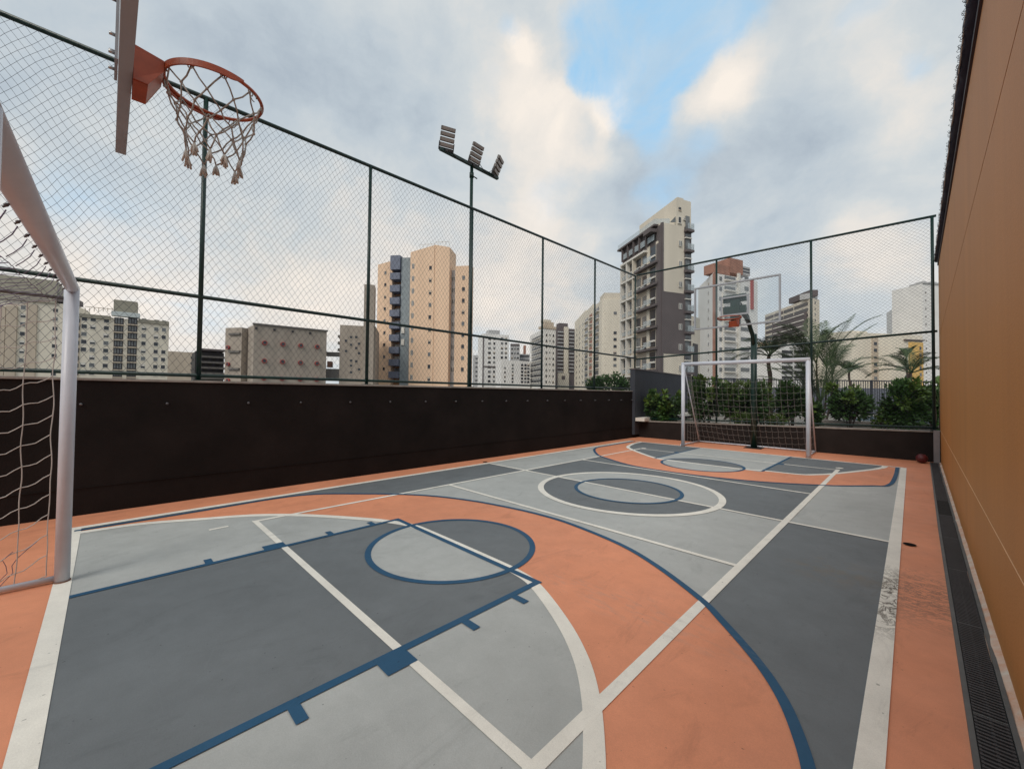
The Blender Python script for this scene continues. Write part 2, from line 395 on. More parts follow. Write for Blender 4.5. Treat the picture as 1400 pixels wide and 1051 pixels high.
# ================================================================== THE COURT
g = MB(); g.flat([(-2600, -2600), (2600, -2600), (2600, 2600), (-2600, 2600)], -10.0)
tag(g.build('city_ground', M_CITY), kind='structure')
pd = MB(); pd.box((-4.95 * U, -4 * U, -9.99), (1.2 * U, 9.35 * U, -.02))
tag(pd.build('podium', M_PODIUM), kind='structure')
CT = MB(); CT.flat(u2([(-4.80, -3.6), (.19, -3.6), (.24, 2), (.320, 9.2), (-4.60, 9.0)]), 0)
court = tag(CT.build('court_floor', M_OR), kind='structure')
DZ = .0006
def sheet(name, poly, layer, m_):
    b = MB(); b.flat(u2(poly), layer * DZ); return b.build(name, m_, court)
def ribbon(name, pts, w, layer, m_, closed=False):
    pts = [Vector((p[0], p[1], 0)) for p in pts]; n = len(pts); L_, R_ = [], []
    for i, p in enumerate(pts):
        t = (pts[(i + 1) % n] - pts[i - 1]) if closed else pts[min(i + 1, n - 1)] - pts[max(i - 1, 0)]
        t.normalize(); q = Vector((-t.y, t.x, 0)) * w / 2
        L_.append(p + q); R_.append(p - q)
    b = MB(); vs = [(a.x * U, a.y * U, layer * DZ) for a in L_] + [(a.x * U, a.y * U, layer * DZ) for a in R_]
    fs = [((n + i), (n + (i + 1) % n), (i + 1) % n, i) for i in range(n if closed else n - 1)]
    b.add(vs, fs); return b.build(name, m_, court)
def seg(name, a, b, w, layer, m_): return ribbon(name, [a, b], w, layer, m_)
def circ(cx, cy, r, a0=0, a1=360, n=72): return [(cx + r * math.cos(math.radians(a0 + (a1 - a0) * i / n)), cy + r * math.sin(math.radians(a0 + (a1 - a0) * i / n))) for i in range(n + 1)]

XL, XR = -4.225, -.088            # touchline centres
VL, VR = -3.55, -.72              # volleyball sidelines
Y0, Y1, YC = -.137, 7.95, 3.833
KL, KR = -2.857, -1.408
# playing surface
sheet('light_grey_field', [(XL, Y0), (XR, Y0), (XR, Y1), (XL - .05, Y1)], 1, M_LG)
sheet('dark_grey_field', [(XL, Y0), (VL, Y0), (VL, YC), (XL, YC)], 2, M_DG)
sheet('dark_grey_field', [(VR, Y0), (XR, Y0), (XR, YC), (VR, YC)], 2, M_DG)
sheet('dark_grey_field', [(VL, YC), (VR, YC), (VR, Y1), (VL, Y1)], 2, M_DG)
# centre circle
sheet('dark_grey_circle', circ(-2.13, YC + .02, .90, 180, 360) , 3, M_DG)
sheet('light_grey_circle', circ(-2.13, YC + .02, .90, 0, 180), 3, M_LG)
sheet('light_grey_circle', circ(-2.12, YC + .02, .53, 180, 360), 4, M_LG)
sheet('dark_grey_circle', circ(-2.12, YC + .02, .53, 0, 180), 4, M_DG)
# orange arcs
arcN = smooth([(-4.150, Y0), (-4.150, .5), (-4.145, 1.30), (-3.785, 1.790), (-3.354, 2.175), (-2.90, 2.39), (-2.447, 2.50), (-2.14, 2.535), (-1.85, 2.525), (-1.391, 2.43), (-1.068, 2.285), (-.746, 2.075), (-.60, 1.94), (-.43, 1.76), (-.32, 1.61), (-.245, 1.46), (-.19, 1.30), (-.16, 1.1), (-.155, .6), (-.155, Y0)])
arcN = [p for p in arcN]
sheet('orange_field', [(p.x, p.y) for p in arcN], 3, M_OR)
arcF = smooth([(-4.185, Y1), (-4.17, 6.9), (-4.12, 6.33), (-3.70, 5.74), (-3.347, 5.484), (-2.83, 5.225), (-2.378, 5.165), (-1.838, 5.205), (-1.247, 5.375), (-.712, 5.70), (-.46, 5.93), (-.30, 6.11), (-.225, 6.17), (-.19, 6.30), (-.165, 6.55), (-.150, 7.2), (-.150, Y1)])
sheet('orange_field', [(p.x, p.y) for p in arcF], 5, M_OR)
# goal areas
gN = smooth([(-4.085, Y0), (-4.075, .0), (-4.040, .22), (-3.885, .54), (-3.725, .845), (-3.452, 1.140), (-3.046, 1.440), (-2.80, 1.575), (-2.62, 1.632), (-2.37, 1.642), (-1.80, 1.642), (-1.56, 1.632), (-1.38, 1.585), (-1.095, 1.430), (-.90, 1.29), (-.765, 1.155), (-.655, 1.01), (-.57, .87), (-.46, .62), (-.36, .3), (-.32, Y0)])
sheet('light_grey_field', [(p.x, p.y) for p in gN], 4, M_LG)
gF = smooth([(-4.03, Y1), (-3.99, 7.5), (-3.82, 6.98), (-3.60, 6.72), (-3.375, 6.51), (-2.885, 6.12), (-2.6, 6.07), (-1.7, 6.10), (-1.387, 6.20), (-1.02, 6.26), (-.86, 6.42), (-.72, 6.66), (-.43, 7.35), (-.30, 7.75), (-.28, Y1)])
sheet('dark_grey_field', [(p.x, p.y) for p in gF], 6, M_DG)
sheet('dark_grey_key', [(KL, Y0), (KR, Y0), (KR, 1.624), (KL, 1.624)], 5, M_DG)
sheet('light_grey_key', [(KL, 6.08), (KR, 6.08), (KR, Y1), (KL, Y1)], 7, M_LG)
FC = (-2.135, 1.615); FF = (-2.15, 6.04)
sheet('light_grey_circle', circ(*FC, .515, 180, 360), 6, M_LG)
sheet('dark_grey_circle', circ(*FC, .515, 0, 180), 6, M_DG)
sheet('light_grey_circle', circ(*FF, .53, 180, 360), 8, M_LG)
sheet('dark_grey_circle', circ(*FF, .53, 0, 180), 8, M_DG)
# white lines
WL = 9
ribbon('white_line', [(p.x, p.y) for p in gN], .062, WL, M_WH)
ribbon('white_line', [(p.x, p.y) for p in gF], .062, WL, M_WH)
seg('white_line', (XL, Y0), (XL - .03, 1.5), .06, WL + .3, M_WH)
seg('white_line', (XL - .03, 1.5), (XL - .06, Y1), .06, WL + .3, M_WH)
seg('white_line', (XR, -3.0), (XR, Y1 + .03), .062, WL + .4, M_WH)
seg('white_line', (XL - .03, Y0), (XR, Y0), .066, WL + .5, M_WH)
seg('white_line', (XL - .08, Y1 - .02), (XR, Y1 + .03), .05, WL + .5, M_WH)
seg('white_line', (VL, .80), (VL, 6.96), .037, WL + .6, M_WH)
seg('white_line', (VR, .80), (VR, 7.08), .045, WL + .6, M_WH)
seg('white_line', (VL - .018, .82), (VR + .02, .82), .037, WL + .7, M_WH)
seg('white_line', (VL, 6.935), (VR, 7.03), .034, WL + .7, M_WH)
seg('white_line', (VL, 2.628), (VR, 2.628), .037, WL + .7, M_WH)
seg('white_line', (VL, 5.10), (VR, 5.10), .037, WL + .7, M_WH)
seg('white_line', (XL, YC), (XR, YC), .037, WL + .8, M_WH)
seg('white_line', (-2.66, 6.06), (-1.66, 6.08), .045, WL + .7, M_WH)
seg('white_line', (-3.549, .535), (-3.553, .65), .030, WL, M_WH)
ribbon('white_line', circ(-2.13, YC + .03, .895)[:-1], .062, WL + .2, M_WH, True)
sheet('white_spot', circ(-.722, 7.235, .045, n=20), WL + 1, M_WH)
sheet('white_spot', circ(-3.53, 7.04, .045, n=20), WL + 1, M_WH)
# blue lines
BL = 11
ribbon('blue_line', [(p.x, p.y) for p in arcN], .036, BL, M_BL)
ribbon('blue_line', [(p.x, p.y) for p in arcF], .040, BL, M_BL)
seg('blue_line', (KL, Y0 + .033), (KL, 1.642), .036, BL + .3, M_BL)
seg('blue_line', (KR, Y0 + .033), (KR, 1.642), .036, BL + .3, M_BL)
seg('blue_line', (KL - .018, 1.624), (KR + .018, 1.624), .036, BL + .5, M_BL)
seg('blue_line', (KL, 6.07), (KL, Y1 - .02), .034, BL + .3, M_BL)
seg('blue_line', (KR, 6.12), (KR, Y1 - .01), .034, BL + .3, M_BL)
ribbon('blue_line', circ(*FC, .522)[:-1], .036, BL + .2, M_BL, True)
ribbon('blue_line', circ(*FF, .535)[:-1], .036, BL + .2, M_BL, True)
ribbon('blue_line', circ(-2.12, YC + .03, .53)[:-1], .036, BL + .2, M_BL, True)
for y0, y1 in ((.420, .457), (.717, .838), (1.105, 1.143), (1.412, 1.450)):
    sheet('blue_mark', [(KL - .085, y0), (KL - .017, y0), (KL - .017, y1), (KL - .085, y1)], BL + .6, M_BL)
    sheet('blue_mark', [(KR + .017, y0), (KR + .10, y0), (KR + .10, y1), (KR + .017, y1)], BL + .6, M_BL)
for y0, y1 in ((6.93, 7.03),):
    sheet('blue_mark', [(KL - .07, y0), (KL, y0), (KL, y1), (KL - .07, y1)], BL + .6, M_BL)
    sheet('blue_mark', [(KR + .0, y0), (KR + .08, y0), (KR + .08, y1), (KR + .0, y1)], BL + .6, M_BL)
# net-post sockets on the halfway line
for cx, cy in ((-.016, 3.862), (-4.36, 3.86)):
    b = MB(); o0 = circ(cx, cy, .034, n=24)[:-1]
    b.flat(u2(o0), 13.5 * DZ)
    b.build('post_socket', mat('socket_hole_black', (.004, .004, .005), .9, spec=.1), court)
# pale flaking strip at the foot of the orange wall
def xw(y): return .236 + (y - 2) * .0105      # face of the orange wall, survey units
st = MB(); ys = [-3 + i * .08 for i in range(150)]; ys = [y for y in ys if y < 9.0]
for i in range(len(ys) - 1):
    w0, w1 = (.030 + .012 * noise.noise((0, y * 2.2, 0)) + .006 * noise.noise((3, y * 9, 0)) for y in (ys[i], ys[i + 1]))
    y, y2 = ys[i], ys[i + 1]
    st.add([((xw(y) - w0) * U, y * U, .004), ((xw(y) + .01) * U, y * U, .004), ((xw(y2) + .01) * U, y2 * U, .004), ((xw(y2) - w1) * U, y2 * U, .004),
            ((xw(y)) * U, y * U, .030 + .01 * noise.noise((9, y * 5, 0))), ((xw(y2)) * U, y2 * U, .030 + .01 * noise.noise((9, y2 * 5, 0)))],
           [(0, 4, 5, 3)])
st.build('wall_foot_fillet', M_SPILL, court)

# ------------------------------------------------------------------ drain along the orange wall
def xd0(y): return .112 + (y - 1.67) * .0085 + max(0, y - 4.5) * .004
def xd1(y): return xw(y) - .018
dr = thing('drain_channel', (xd0(3) * U, 3 * U, 0), 'long black slotted drain channel along the foot of the orange wall', 'drain')
b = MB()
for i in range(24):
    y, y2 = -3 + i * .5, -3 + (i + 1) * .5
    b.add([(xd0(y) * U, y * U, .0045), (xd1(y) * U, y * U, .0045), (xd1(y2) * U, y2 * U, .0045), (xd0(y2) * U, y2 * U, .0045)], [(0, 1, 2, 3)])
b.build('channel_bed', M_BLK, dr)
for fx, w, nm in ((xd0, .013, 1), (xd1, -.013, -1)):
    b = MB()
    a0, a1 = fx(-3), fx(8.95)
    for i in range(12):
        y, y2 = -3 + i * .996, -3 + (i + 1) * .996
        p = [(fx(y) * U, y * U), ((fx(y) + w) * U, y * U), ((fx(y2) + w) * U, y2 * U), (fx(y2) * U, y2 * U)]
        b.prism(p, .001, .016)
    b.build('edge_rail', M_DRAIN, dr)
joints = [-.32, .44, 1.20, 1.956, 2.686, 3.484, 4.235, 5.012, 5.712, 6.47, 7.22, 7.97, 8.90]
for i in range(len(joints) - 1):
    y0, y1 = joints[i], joints[i + 1]; b = MB()
    nb = int((y1 - y0) * U / .024)
    for k in range(nb):
        y = y0 + (k + .5) / nb * (y1 - y0) * .985 + .005
        b.bar(((xd0(y) + .016) * U, y * U, .011), ((xd1(y) - .016) * U, y * U, .011), .0105, .008)
    for fx in (lambda y: xd0(y) + .019, lambda y: (xd0(y) + xd1(y)) / 2, lambda y: xd1(y) - .019):
        b.bar((fx(y0) * U, (y0 + .006) * U, .0085), (fx(y1) * U, (y1 - .006) * U, .0085), .008, .006)
    y = y1 - .006
    b.bar(((xd0(y) + .016) * U, y * U, .0135), ((xd1(y) - .016) * U, y * U, .0135), .006, .005, mi=1)
    o = b.build('grate', [M_BLK if i == 7 else M_GRATE, M_DRAIN], dr)
    if i == 7: o['label'] = 'darker black grate panel'

# ------------------------------------------------------------------ dark wall on the left, with its wall sockets
def xl(y): return -4.68 + max(0, y) * .012
dw = thing('boundary_wall', (xl(4) * U, 4 * U, 0), 'long dark brown wall down the left side of the court with a pale top', 'wall')
TOPZ = (.082 + 1) * U
b = MB(); b.prism(u2([(xl(-4), -4), (xl(8.95), 8.95), (xl(8.95) - .16, 8.95), (-4.84, -4)]), -.01, TOPZ - .03)
b.build('wall_body', M_DW, dw)
for z_ in (.27,):   # a faint board joint low on the wall
    b = MB(); b.bar((xl(-4) * U + .004, -4 * U, z_), (xl(8.95) * U + .004, 8.9 * U, z_ + .05), .007, .006); b.build('formwork_ridge', M_DW, dw)
b = MB(); b.prism(u2([(xl(-4) + .014, -4), (xl(8.95) + .014, 8.97), (xl(8.95) - .17, 8.97), (-4.85, -4)]), TOPZ - .028, TOPZ)
b.build('coping', M_COPE, dw, bevel=.004)
hk = MB(); hk.tube([(0, 0, 0), (.012, 0, 0)], .030, 14); hk.tube([(.012, 0, 0), (.040, 0, 0)], .012, 10, 1); hk.ball((.048, 0, .004), .016, 10, 6, 1)
hm = mesh_of(hk, 'wall_hook', [M_BLK, mat('tarnished_hook_steel', (.11, .11, .12), .4, .3, 30, metal=.6)])
for i, y in enumerate([-.14, .378, .986, 1.463, 1.994, 2.495, 3.008, 3.508, 4.0, 4.5, 5.0, 5.51, 6.01, 6.51, 7.01, 7.52, 8.02, 8.5]):
    put(hm, 'wall_hook', dw, (xl(y) * U, y * U, (1 - .131) * U))

# low planter wall at the far end
def yf(x): return 8.83 + (x + 4.6) * .05
def zf(x): return (1 - .615 + (x + 4.6) * .020) * U
pw = thing('planter_wall', (-2 * U, yf(-2) * U, 0), 'low dark brown wall with a pale coping behind the far goal', 'wall')
b = MB(); x0, x1 = -4.58, .34
b.prism(u2([(x0, yf(x0)), (x1, yf(x1)), (x1, yf(x1) + .14), (x0, yf(x0) + .14)]), -.01, [zf(x0) - .03, zf(x1) - .03, zf(x1) - .03, zf(x0) - .03])
b.build('wall_body', mat('dark_brown_wall_far', (.016, .012, .011), .75, .3, 3, .3, 90, spec=.25), pw)
b = MB(); z0, z1 = zf(x0), zf(x1)
q = u2([(x0, yf(x0) - .012), (x1, yf(x1) - .012), (x1, yf(x1) + .152), (x0, yf(x0) + .152)])
b.hexa([(*q[0], z0 - .029), (*q[1], z1 - .029), (*q[2], z1 - .029), (*q[3], z0 - .029)], [(*q[0], z0), (*q[1], z1), (*q[2], z1), (*q[3], z0)])
b.build('coping', M_COPE, pw)
b = MB(); b.box((.235 * U, 8.93 * U, .0), (.30 * U, 9.05 * U, zf(.3) + .02)); b.build('end_pilaster', mat('grey_pilaster', (.25, .24, .25), .8), pw)

# ------------------------------------------------------------------ orange wall on the right
ow = thing('orange_wall', (xw(4) * U, 4 * U, 0), 'tall plain orange wall with thin joints down the right side of the court', 'wall')
def ztop(y): return (1 + 1.70 + .040 * y) * U
def zs1(y): return (1 - .575 + .008 * y) * U
def zs2(y): return (1 + 1.175 - .026 * y) * U
ya, yb = -3.6, 9.12
def slab(zl, zh, name, x_off, th, m_):
    b = MB()
    A = [((xw(ya) + x_off) * U, ya * U, zl(ya)), ((xw(yb) + x_off) * U, yb * U, zl(yb)), ((xw(yb) + x_off + th) * U, yb * U, zl(yb)), ((xw(ya) + x_off + th) * U, ya * U, zl(ya))]
    B = [(p[0], p[1], (zh(ya) if k in (0, 3) else zh(yb))) for k, p in enumerate(A)]
    b.hexa([A[3], A[2], A[1], A[0]], [B[3], B[2], B[1], B[0]]); return b.build(name, m_, ow)
slab(lambda y: -.01, lambda y: zs1(y) - .0065, 'lower_panel', 0, .05, M_OWALL)
slab(lambda y: zs1(y) + .0065, lambda y: zs2(y) - .0055, 'middle_panel', 0, .05, M_OWALL)
slab(lambda y: zs2(y) + .0055, ztop, 'upper_panel', 0, .05, M_OWALL)
slab(lambda y: zs1(y) - .0063, lambda y: zs1(y) + .0063, 'joint_sealant', .001, .05, M_OSEAM)
slab(lambda y: zs2(y) - .0053, lambda y: zs2(y) + .0053, 'dark_joint', .004, .05, M_PLUM)
slab(lambda y: -.02, ztop, 'wall_core', .052, .2, M_OWALL)
slab(lambda y: ztop(y) + .001, lambda y: ztop(y) + .045, 'flashing', -.012, .28, M_PLUM)
# rolled-up net lying along the wall top
rn = thing('rolled_net', (xw(4) * U, 4 * U, ztop(4) + .05), 'bundled black netting tied along the top edge of the orange wall', 'net')
b = MB(); pts = []; rad = []
for i in range(200):
    y = -1.0 + i * .051
    if y > 9.1: break
    pts.append(((xw(y) - .012 + .006 * noise.noise((y * 6, 0, 0))) * U, y * U, ztop(y) + .105 + .015 * noise.noise((y * 3, 5, 0))))
    rad.append(.046 + .012 * noise.noise((y * 11, 2, 7)))
b.tube(pts, .04, 9, radii=rad); b.build('net_bundle', M_NET, rn)
b = MB()
for i in range(900):
    y = -.5 + random.random() * 9.5; z = ztop(y) + .105; x = (xw(y) - .012) * U
    r = random.uniform(.008, .020); a0 = random.uniform(PI * .4, PI * 1.3)
    c = Vector((x + math.cos(a0) * .045, y * U, z + math.sin(a0) * .045))
    ax = Vector((math.cos(a0), random.uniform(-.5, .5), math.sin(a0))).normalized(); ay = Vector((0, 1, 0))
    b.tube([c + ax * r * math.cos(t) + ay * r * math.sin(t) for t in [k * PI / 4 for k in range(8)]], .0016, 3, closed=True)
tag(b.build('loose_mesh_loops', M_NET, rn), kind='stuff')
b = MB(); b.tube([((xw(y) + .0) * U - .058, y * U, ztop(y) + .085 + .01 * math.sin(y * 9)) for y in [i * .1 - .5 for i in range(96)]], .005, 5)
b.build('tie_cord', M_ROPE, rn)

# ------------------------------------------------------------------ mesh fences
def fence_net(parent, P, s0, s1, t0, t1, dh, dv, r=.0013, seed=0):
    """diamond netting: nodes on a staggered grid, each strand runs node to node"""
    rnd = random.Random(seed); b = MB()
    ni = int((s1 - s0) / (dh / 2)); nj = int((t1(0) - t0) / (dv / 2)) + 3
    def node(i, j):
        s = s0 + i * dh / 2; t = t0 + j * dv / 2
        n1 = noise.noise((i * .21, j * .21, seed)) * .35 + noise.noise((i * .05, j * .05, seed + 3)) * .8
        n2 = noise.noise((i * .21, j * .21, seed + 9)) * .35 + noise.noise((i * .05, j * .06, seed + 5)) * .8
        s = min(max(s + n1 * dh * .5, s0), s1); t = min(max(t + n2 * dv * .5, t0), t1(s))
        return P(s, t)
    for sgn in (1, -1):
        for k in range(-nj - nj % 2, ni + nj, 2):
            run = []
            for j in range(nj + 1):
                i = k + sgn * j
                if 0 <= i <= ni and t0 + j * dv / 2 <= t1(s0 + i * dh / 2) + dv * .6: run.append(node(i, j))
                else:
                    if len(run) > 1: b.tube(run, r, 3, caps=False)
                    run = []
            if len(run) > 1: b.tube(run, r, 3, caps=False)
    return b.build('net', M_NET, parent)

lf = thing('side_fence', (-4.72 * U, 4 * U, TOPZ), 'tall dark green fence with diamond netting standing on top of the long left wall', 'fence')
XF = -4.715
def ztl(y): return (1 + 2.745 + .0125 * y) * U
postsL = [-2.65, -1.03, .60, 2.23, 3.85, 5.50, 7.19, 8.93]
for y in postsL:
    b = MB(); b.tube([(XF * U, y * U, TOPZ - .002), (XF * U, y * U, ztl(y))], .026, 12); b.build('post', M_GRN, lf)
    b = MB(); b.box((XF * U - .06, y * U - .06, TOPZ), (XF * U + .05, y * U + .06, TOPZ + .008)); b.build('base_plate', M_GRN, lf)
for zf0, zf1, r in ((ztl(-3), ztl(8.93), .027), ((1 + .865) * U, (1 + .865) * U, .024), ((1 + .128) * U, (1 + .132) * U, .021)):
    b = MB(); b.tube([(XF * U, -3 * U, zf0), (XF * U, 8.95 * U, zf1)], r, 12); b.build('rail', M_GRN, lf)
fence_net(lf, lambda s, t: Vector((XF * U + .030, s, t)), -1.6 * U, 8.92 * U, TOPZ + .05, lambda s: ztl(s / U), .060 * U, .085 * U, .0016, 1)

ff = thing('end_fence', (-2 * U, 8.93 * U, zf(-2)), 'dark green fence with diamond netting on the low wall behind the far goal', 'fence')
def ye(x): return 8.93 + (x + 4.7) * .02
def zte(x): return (1 + 2.86 - .006 * (x + 4.7)) * U
for x in (-2.89, -1.285, .245):
    b = MB(); b.tube([(x * U, ye(x) * U, zf(x)), (x * U, ye(x) * U, zte(x))], .026, 12); b.build('post', M_GRN, ff)
    b = MB(); b.box((x * U - .06, ye(x) * U - .055, zf(x) + .001), (x * U + .06, ye(x) * U + .055, zf(x) + .009)); b.build('base_plate', M_GRN, ff)
for za, zb, r in ((zte(-4.7), zte(.3), .027), ((1 + .84) * U, (1 + 1.03) * U, .024), (zf(-4.7) + .07, zf(.3) + .07, .022)):
    b = MB(); b.tube([(-4.68 * U, ye(-4.7) * U, za), (.29 * U, ye(.3) * U, zb)], r, 12); b.build('rail', M_GRN, ff)
fence_net(ff, lambda s, t: Vector((s, ye(s / U) * U - .028, t)), -4.66 * U, .26 * U, zf(-2) + .05, lambda s: zte(s / U), .060 * U, .055 * U, .0016, 5)

# ------------------------------------------------------------------ goals
def net_grid(b, F, nu, nv, r, tu=3, keep=None):
    """rope grid over a surface F(u,v); u,v in 0..1"""
    for i in range(nu + 1):
        b.tube([F(i / nu, k / (nv * tu)) for k in range(nv * tu + 1)], r, 4, caps=False)
    for j in range(nv + 1):
        b.tube([F(k / (nu * tu), j / nv) for k in range(nu * tu + 1)], r, 4, caps=False)
def goal(xa, xb, y, back, height, label, r, near, yL=None, drop=0.0):
    """xa..xb post centres, y of the goal line, back = signed run-back, all in metres"""
    sg = 1 if back > 0 else -1
    yL = y if yL is None else yL
    g_ = thing('football_goal', ((xa + xb) / 2, y, 0), label, 'goal', None)
    for x, yy in ((xa, yL), (xb, y)):
        b = MB(); b.tube([(x, yy, .002), (x, yy, height - (drop if x == xb else 0))], r, 24); b.build('post', M_WMET, g_)
        b = MB(); b.tube([(x, yy, .001), (x, yy, .012)], r * 1.12, 24); b.build('post_foot', mat('rusty_foot', (.20, .09, .05), .8), g_)
    b = MB(); b.tube([(xa - r * .8, yL, height), (xb + r * .8, y, height - drop)], r * (.94 if near else 1), 24); b.build('crossbar', M_WMET, g_)
    zb = .03; yb = y + back
    b = MB(); xa2, xb2 = (xa - .02, xb + .02) if near else (xa - .06, xb - .03)
    b.tube([(xa2, yL, zb), (xa2, yb, zb)], .018, 10); b.build('side_ground_bar', M_WMET, g_)
    b = MB(); b.tube([(xb2, y, zb), (xb2, yb, zb)], .018, 10); b.build('side_ground_bar', M_WMET, g_)
    b = MB(); b.tube([(xa2, yb, zb), (xb2, yb, zb)], .018, 10); b.build('back_ground_bar', M_WMET, g_)
    rr = .0030 if near else .0022
    if near:
        topz = (1 + .465) * U
        stay = M_GRATE if False else mat('grey_stay_tube', (.13, .12, .11), .5)
        for x in (xa, xb):
            b = MB(); pts = [(x, y - r * .8, topz), (x, y + back * .35, topz)]
            for t in range(1, 7):
                a = t / 6 * PI / 2 * .85
                pts.append((x, y + back * (.35 + .16 * math.sin(a)), topz - .16 * (1 - math.cos(a))))
            pts.append((x, yb, zb)); b.tube(pts, .012, 8); b.build('back_stay', stay, g_)
        rnd = random.Random(4)
        # side panels
        def side(x, sgnx):
            def F(u, v):
                yy = y + back * (.06 + .90 * u) * (1 - .45 * v * u); zz = zb + .03 + (topz - .07) * v
                sag = .045 * math.sin(PI * ((u * 2) % 1)) * (1 - v * .3)
                wob = .012 * noise.noise((u * 5, v * 9, x))
                return Vector((x + wob + sgnx * (.015 + .03 * math.sin(PI * v)), yy + wob, max(.035, zz - sag - .42 * u * (1 - .5 * v) + .010 * math.sin(u * 50 + v * 3))))
            return F
        for x, sx in ((xa, -1), (xb, 1)):
            b = MB(); net_grid(b, side(x, sx), 8, 14, rr, 4); b.build('side_net', M_ROPE, g_)
        def Fb(u, v):
            yy = y + back * (.95 - .40 * v); zz = zb + .03 + (topz - .10) * v
            return Vector((xa + (xb - xa) * u, yy + .05 * math.sin(PI * u) * sg, zz - .03 * math.sin(PI * ((u * 16) % 1))))
        b = MB(); net_grid(b, Fb, 18, 13, rr, 3); b.build('back_net', M_ROPE, g_)
        def Ft(u, v):
            yy = y - r * sg * -1 + back * (.05 + .50 * v); zz = height - drop * u - .09 - (.10 + .12 * math.sin(PI * v) + .05 * math.sin(PI * ((u * 16) % 1))) * v - .02
            return Vector((xa + .02 + (xb - xa - .04) * u, yy, zz + .012 * noise.noise((u * 30, v * 8, 1))))
        b = MB(); net_grid(b, Ft, 20, 6, .0018, 3); b.build('roof_net', mat('violet_grey_net_cord', (.16, .13, .20), .7), g_)
        hk_ = MB(); hk_.tube([(0, .012, 0), (0, 0, -.018), (0, -.016, -.03)], .007, 6); hk_.ball((0, 0, -.012), .013, 8, 6)
        hme = mesh_of(hk_, 'net_hook', mat('grey_plastic_hook', (.10, .09, .10), .5))
        for i in range(13):
            x = xa + .20 + (xb - xa - .2) * i / 13; hz = height - drop * (x - xa) / (xb - xa) - r * .80
            put(hme, 'net_hook', g_, (x, y - r * .75, hz), 0, (.45, .45, .45))
            b = MB(); p = Vector((x, y - r * .75, hz - .02)); b.tube([p, p + Vector((.004, -.01, -.03)), p + Vector((-.006, -.03, -.055)), p + Vector((.004, -.045, -.075))], .0018, 5); b.build('net_tie', MATS['violet_grey_net_cord'], g_)
        # torn ends trailing on the ground by the post
        b = MB()
        for k in range(5):
            p = Vector((xa - .02, y - .12 - .10 * k, .30 - .04 * k)); pts = [p]
            for q in range(6):
                p = p + Vector((.01 * rnd.uniform(-1, 1), rnd.uniform(-.05, .02), -.045)); p.z = max(p.z, .02); pts.append(p)
            b.tube(pts, .002, 4)
        b.build('torn_net_ends', MATS['violet_grey_net_cord'], g_)
    else:
        for x, xe, yy in ((xa, xa2, yL), (xb, xb2, y)):
            b = MB(); b.tube([(x, yy + sg * r * .6, height - .01), (xe, yb, zb)], .014, 10); b.build('back_stay', M_WMET, g_)
            b = MB(); s = 1 if x == xa else -1; b.tube([(x, yy, height - .30), (x + s * .0, yy + .10 * sg, height - .22), (x + s * .0, yy + .18 * sg, height - .05)], .010, 8); b.build('corner_brace', M_WMET, g_)
        def Fb(u, v):
            sag = .22 * math.sin(PI * u) ** .7 * (1 - .2 * v)
            z = zb + .03 + (height * .80 - sag * .5) * v - .06 * math.sin(PI * u) * (1 - v)
            yy = yb - sg * (.06 + (abs(back) * .62) * v) - sg * .12 * math.sin(PI * v)
            return Vector((xa2 + .05 + (xb2 - xa2 - .10) * u + .015 * noise.noise((u * 20, v * 9, 3)), yy, z + .015 * noise.noise((u * 9, v * 20, 8)) - .02 * math.sin(PI * ((u * 20) % 1))))
        b = MB(); net_grid(b, Fb, 20, 11, rr, 3); b.build('back_net', M_ROPE2, g_)
        for x, xe, s in ((xa, xa2, 1), (xb, xb2, -1)):
            def Fs(u, v):
                yy = y + back * (1 - (1 - v * .62) * (1 - u)) if False else (yb - (yb - (y + sg * .05)) * (1 - u) * (1 - .0 * v) - sg * u * (abs(back) * .62) * v)
                z = zb + .03 + (height * .84) * v - .07 * math.sin(PI * u)
                return Vector((xe + (x - xe) * (1 - u) + s * (.03 + .05 * math.sin(PI * u)), yy, z))
            b = MB(); net_grid(b, Fs, 6, 11, rr, 3); b.build('side_net', M_ROPE2, g_)
    return g_
R_N = .0285 * U
goal(-3.115 * U, -.905 * U, -.14 * U, -.90 * U, (1 + .525) * U, 'near white football goal at the left edge with a torn white net', R_N, True, None, .135 * U)
goal(-3.165 * U, -1.195 * U, 8.06 * U, .84 * U, (1 + .60) * U, 'far white football goal in front of the low planter wall', .045, False, 7.93 * U)

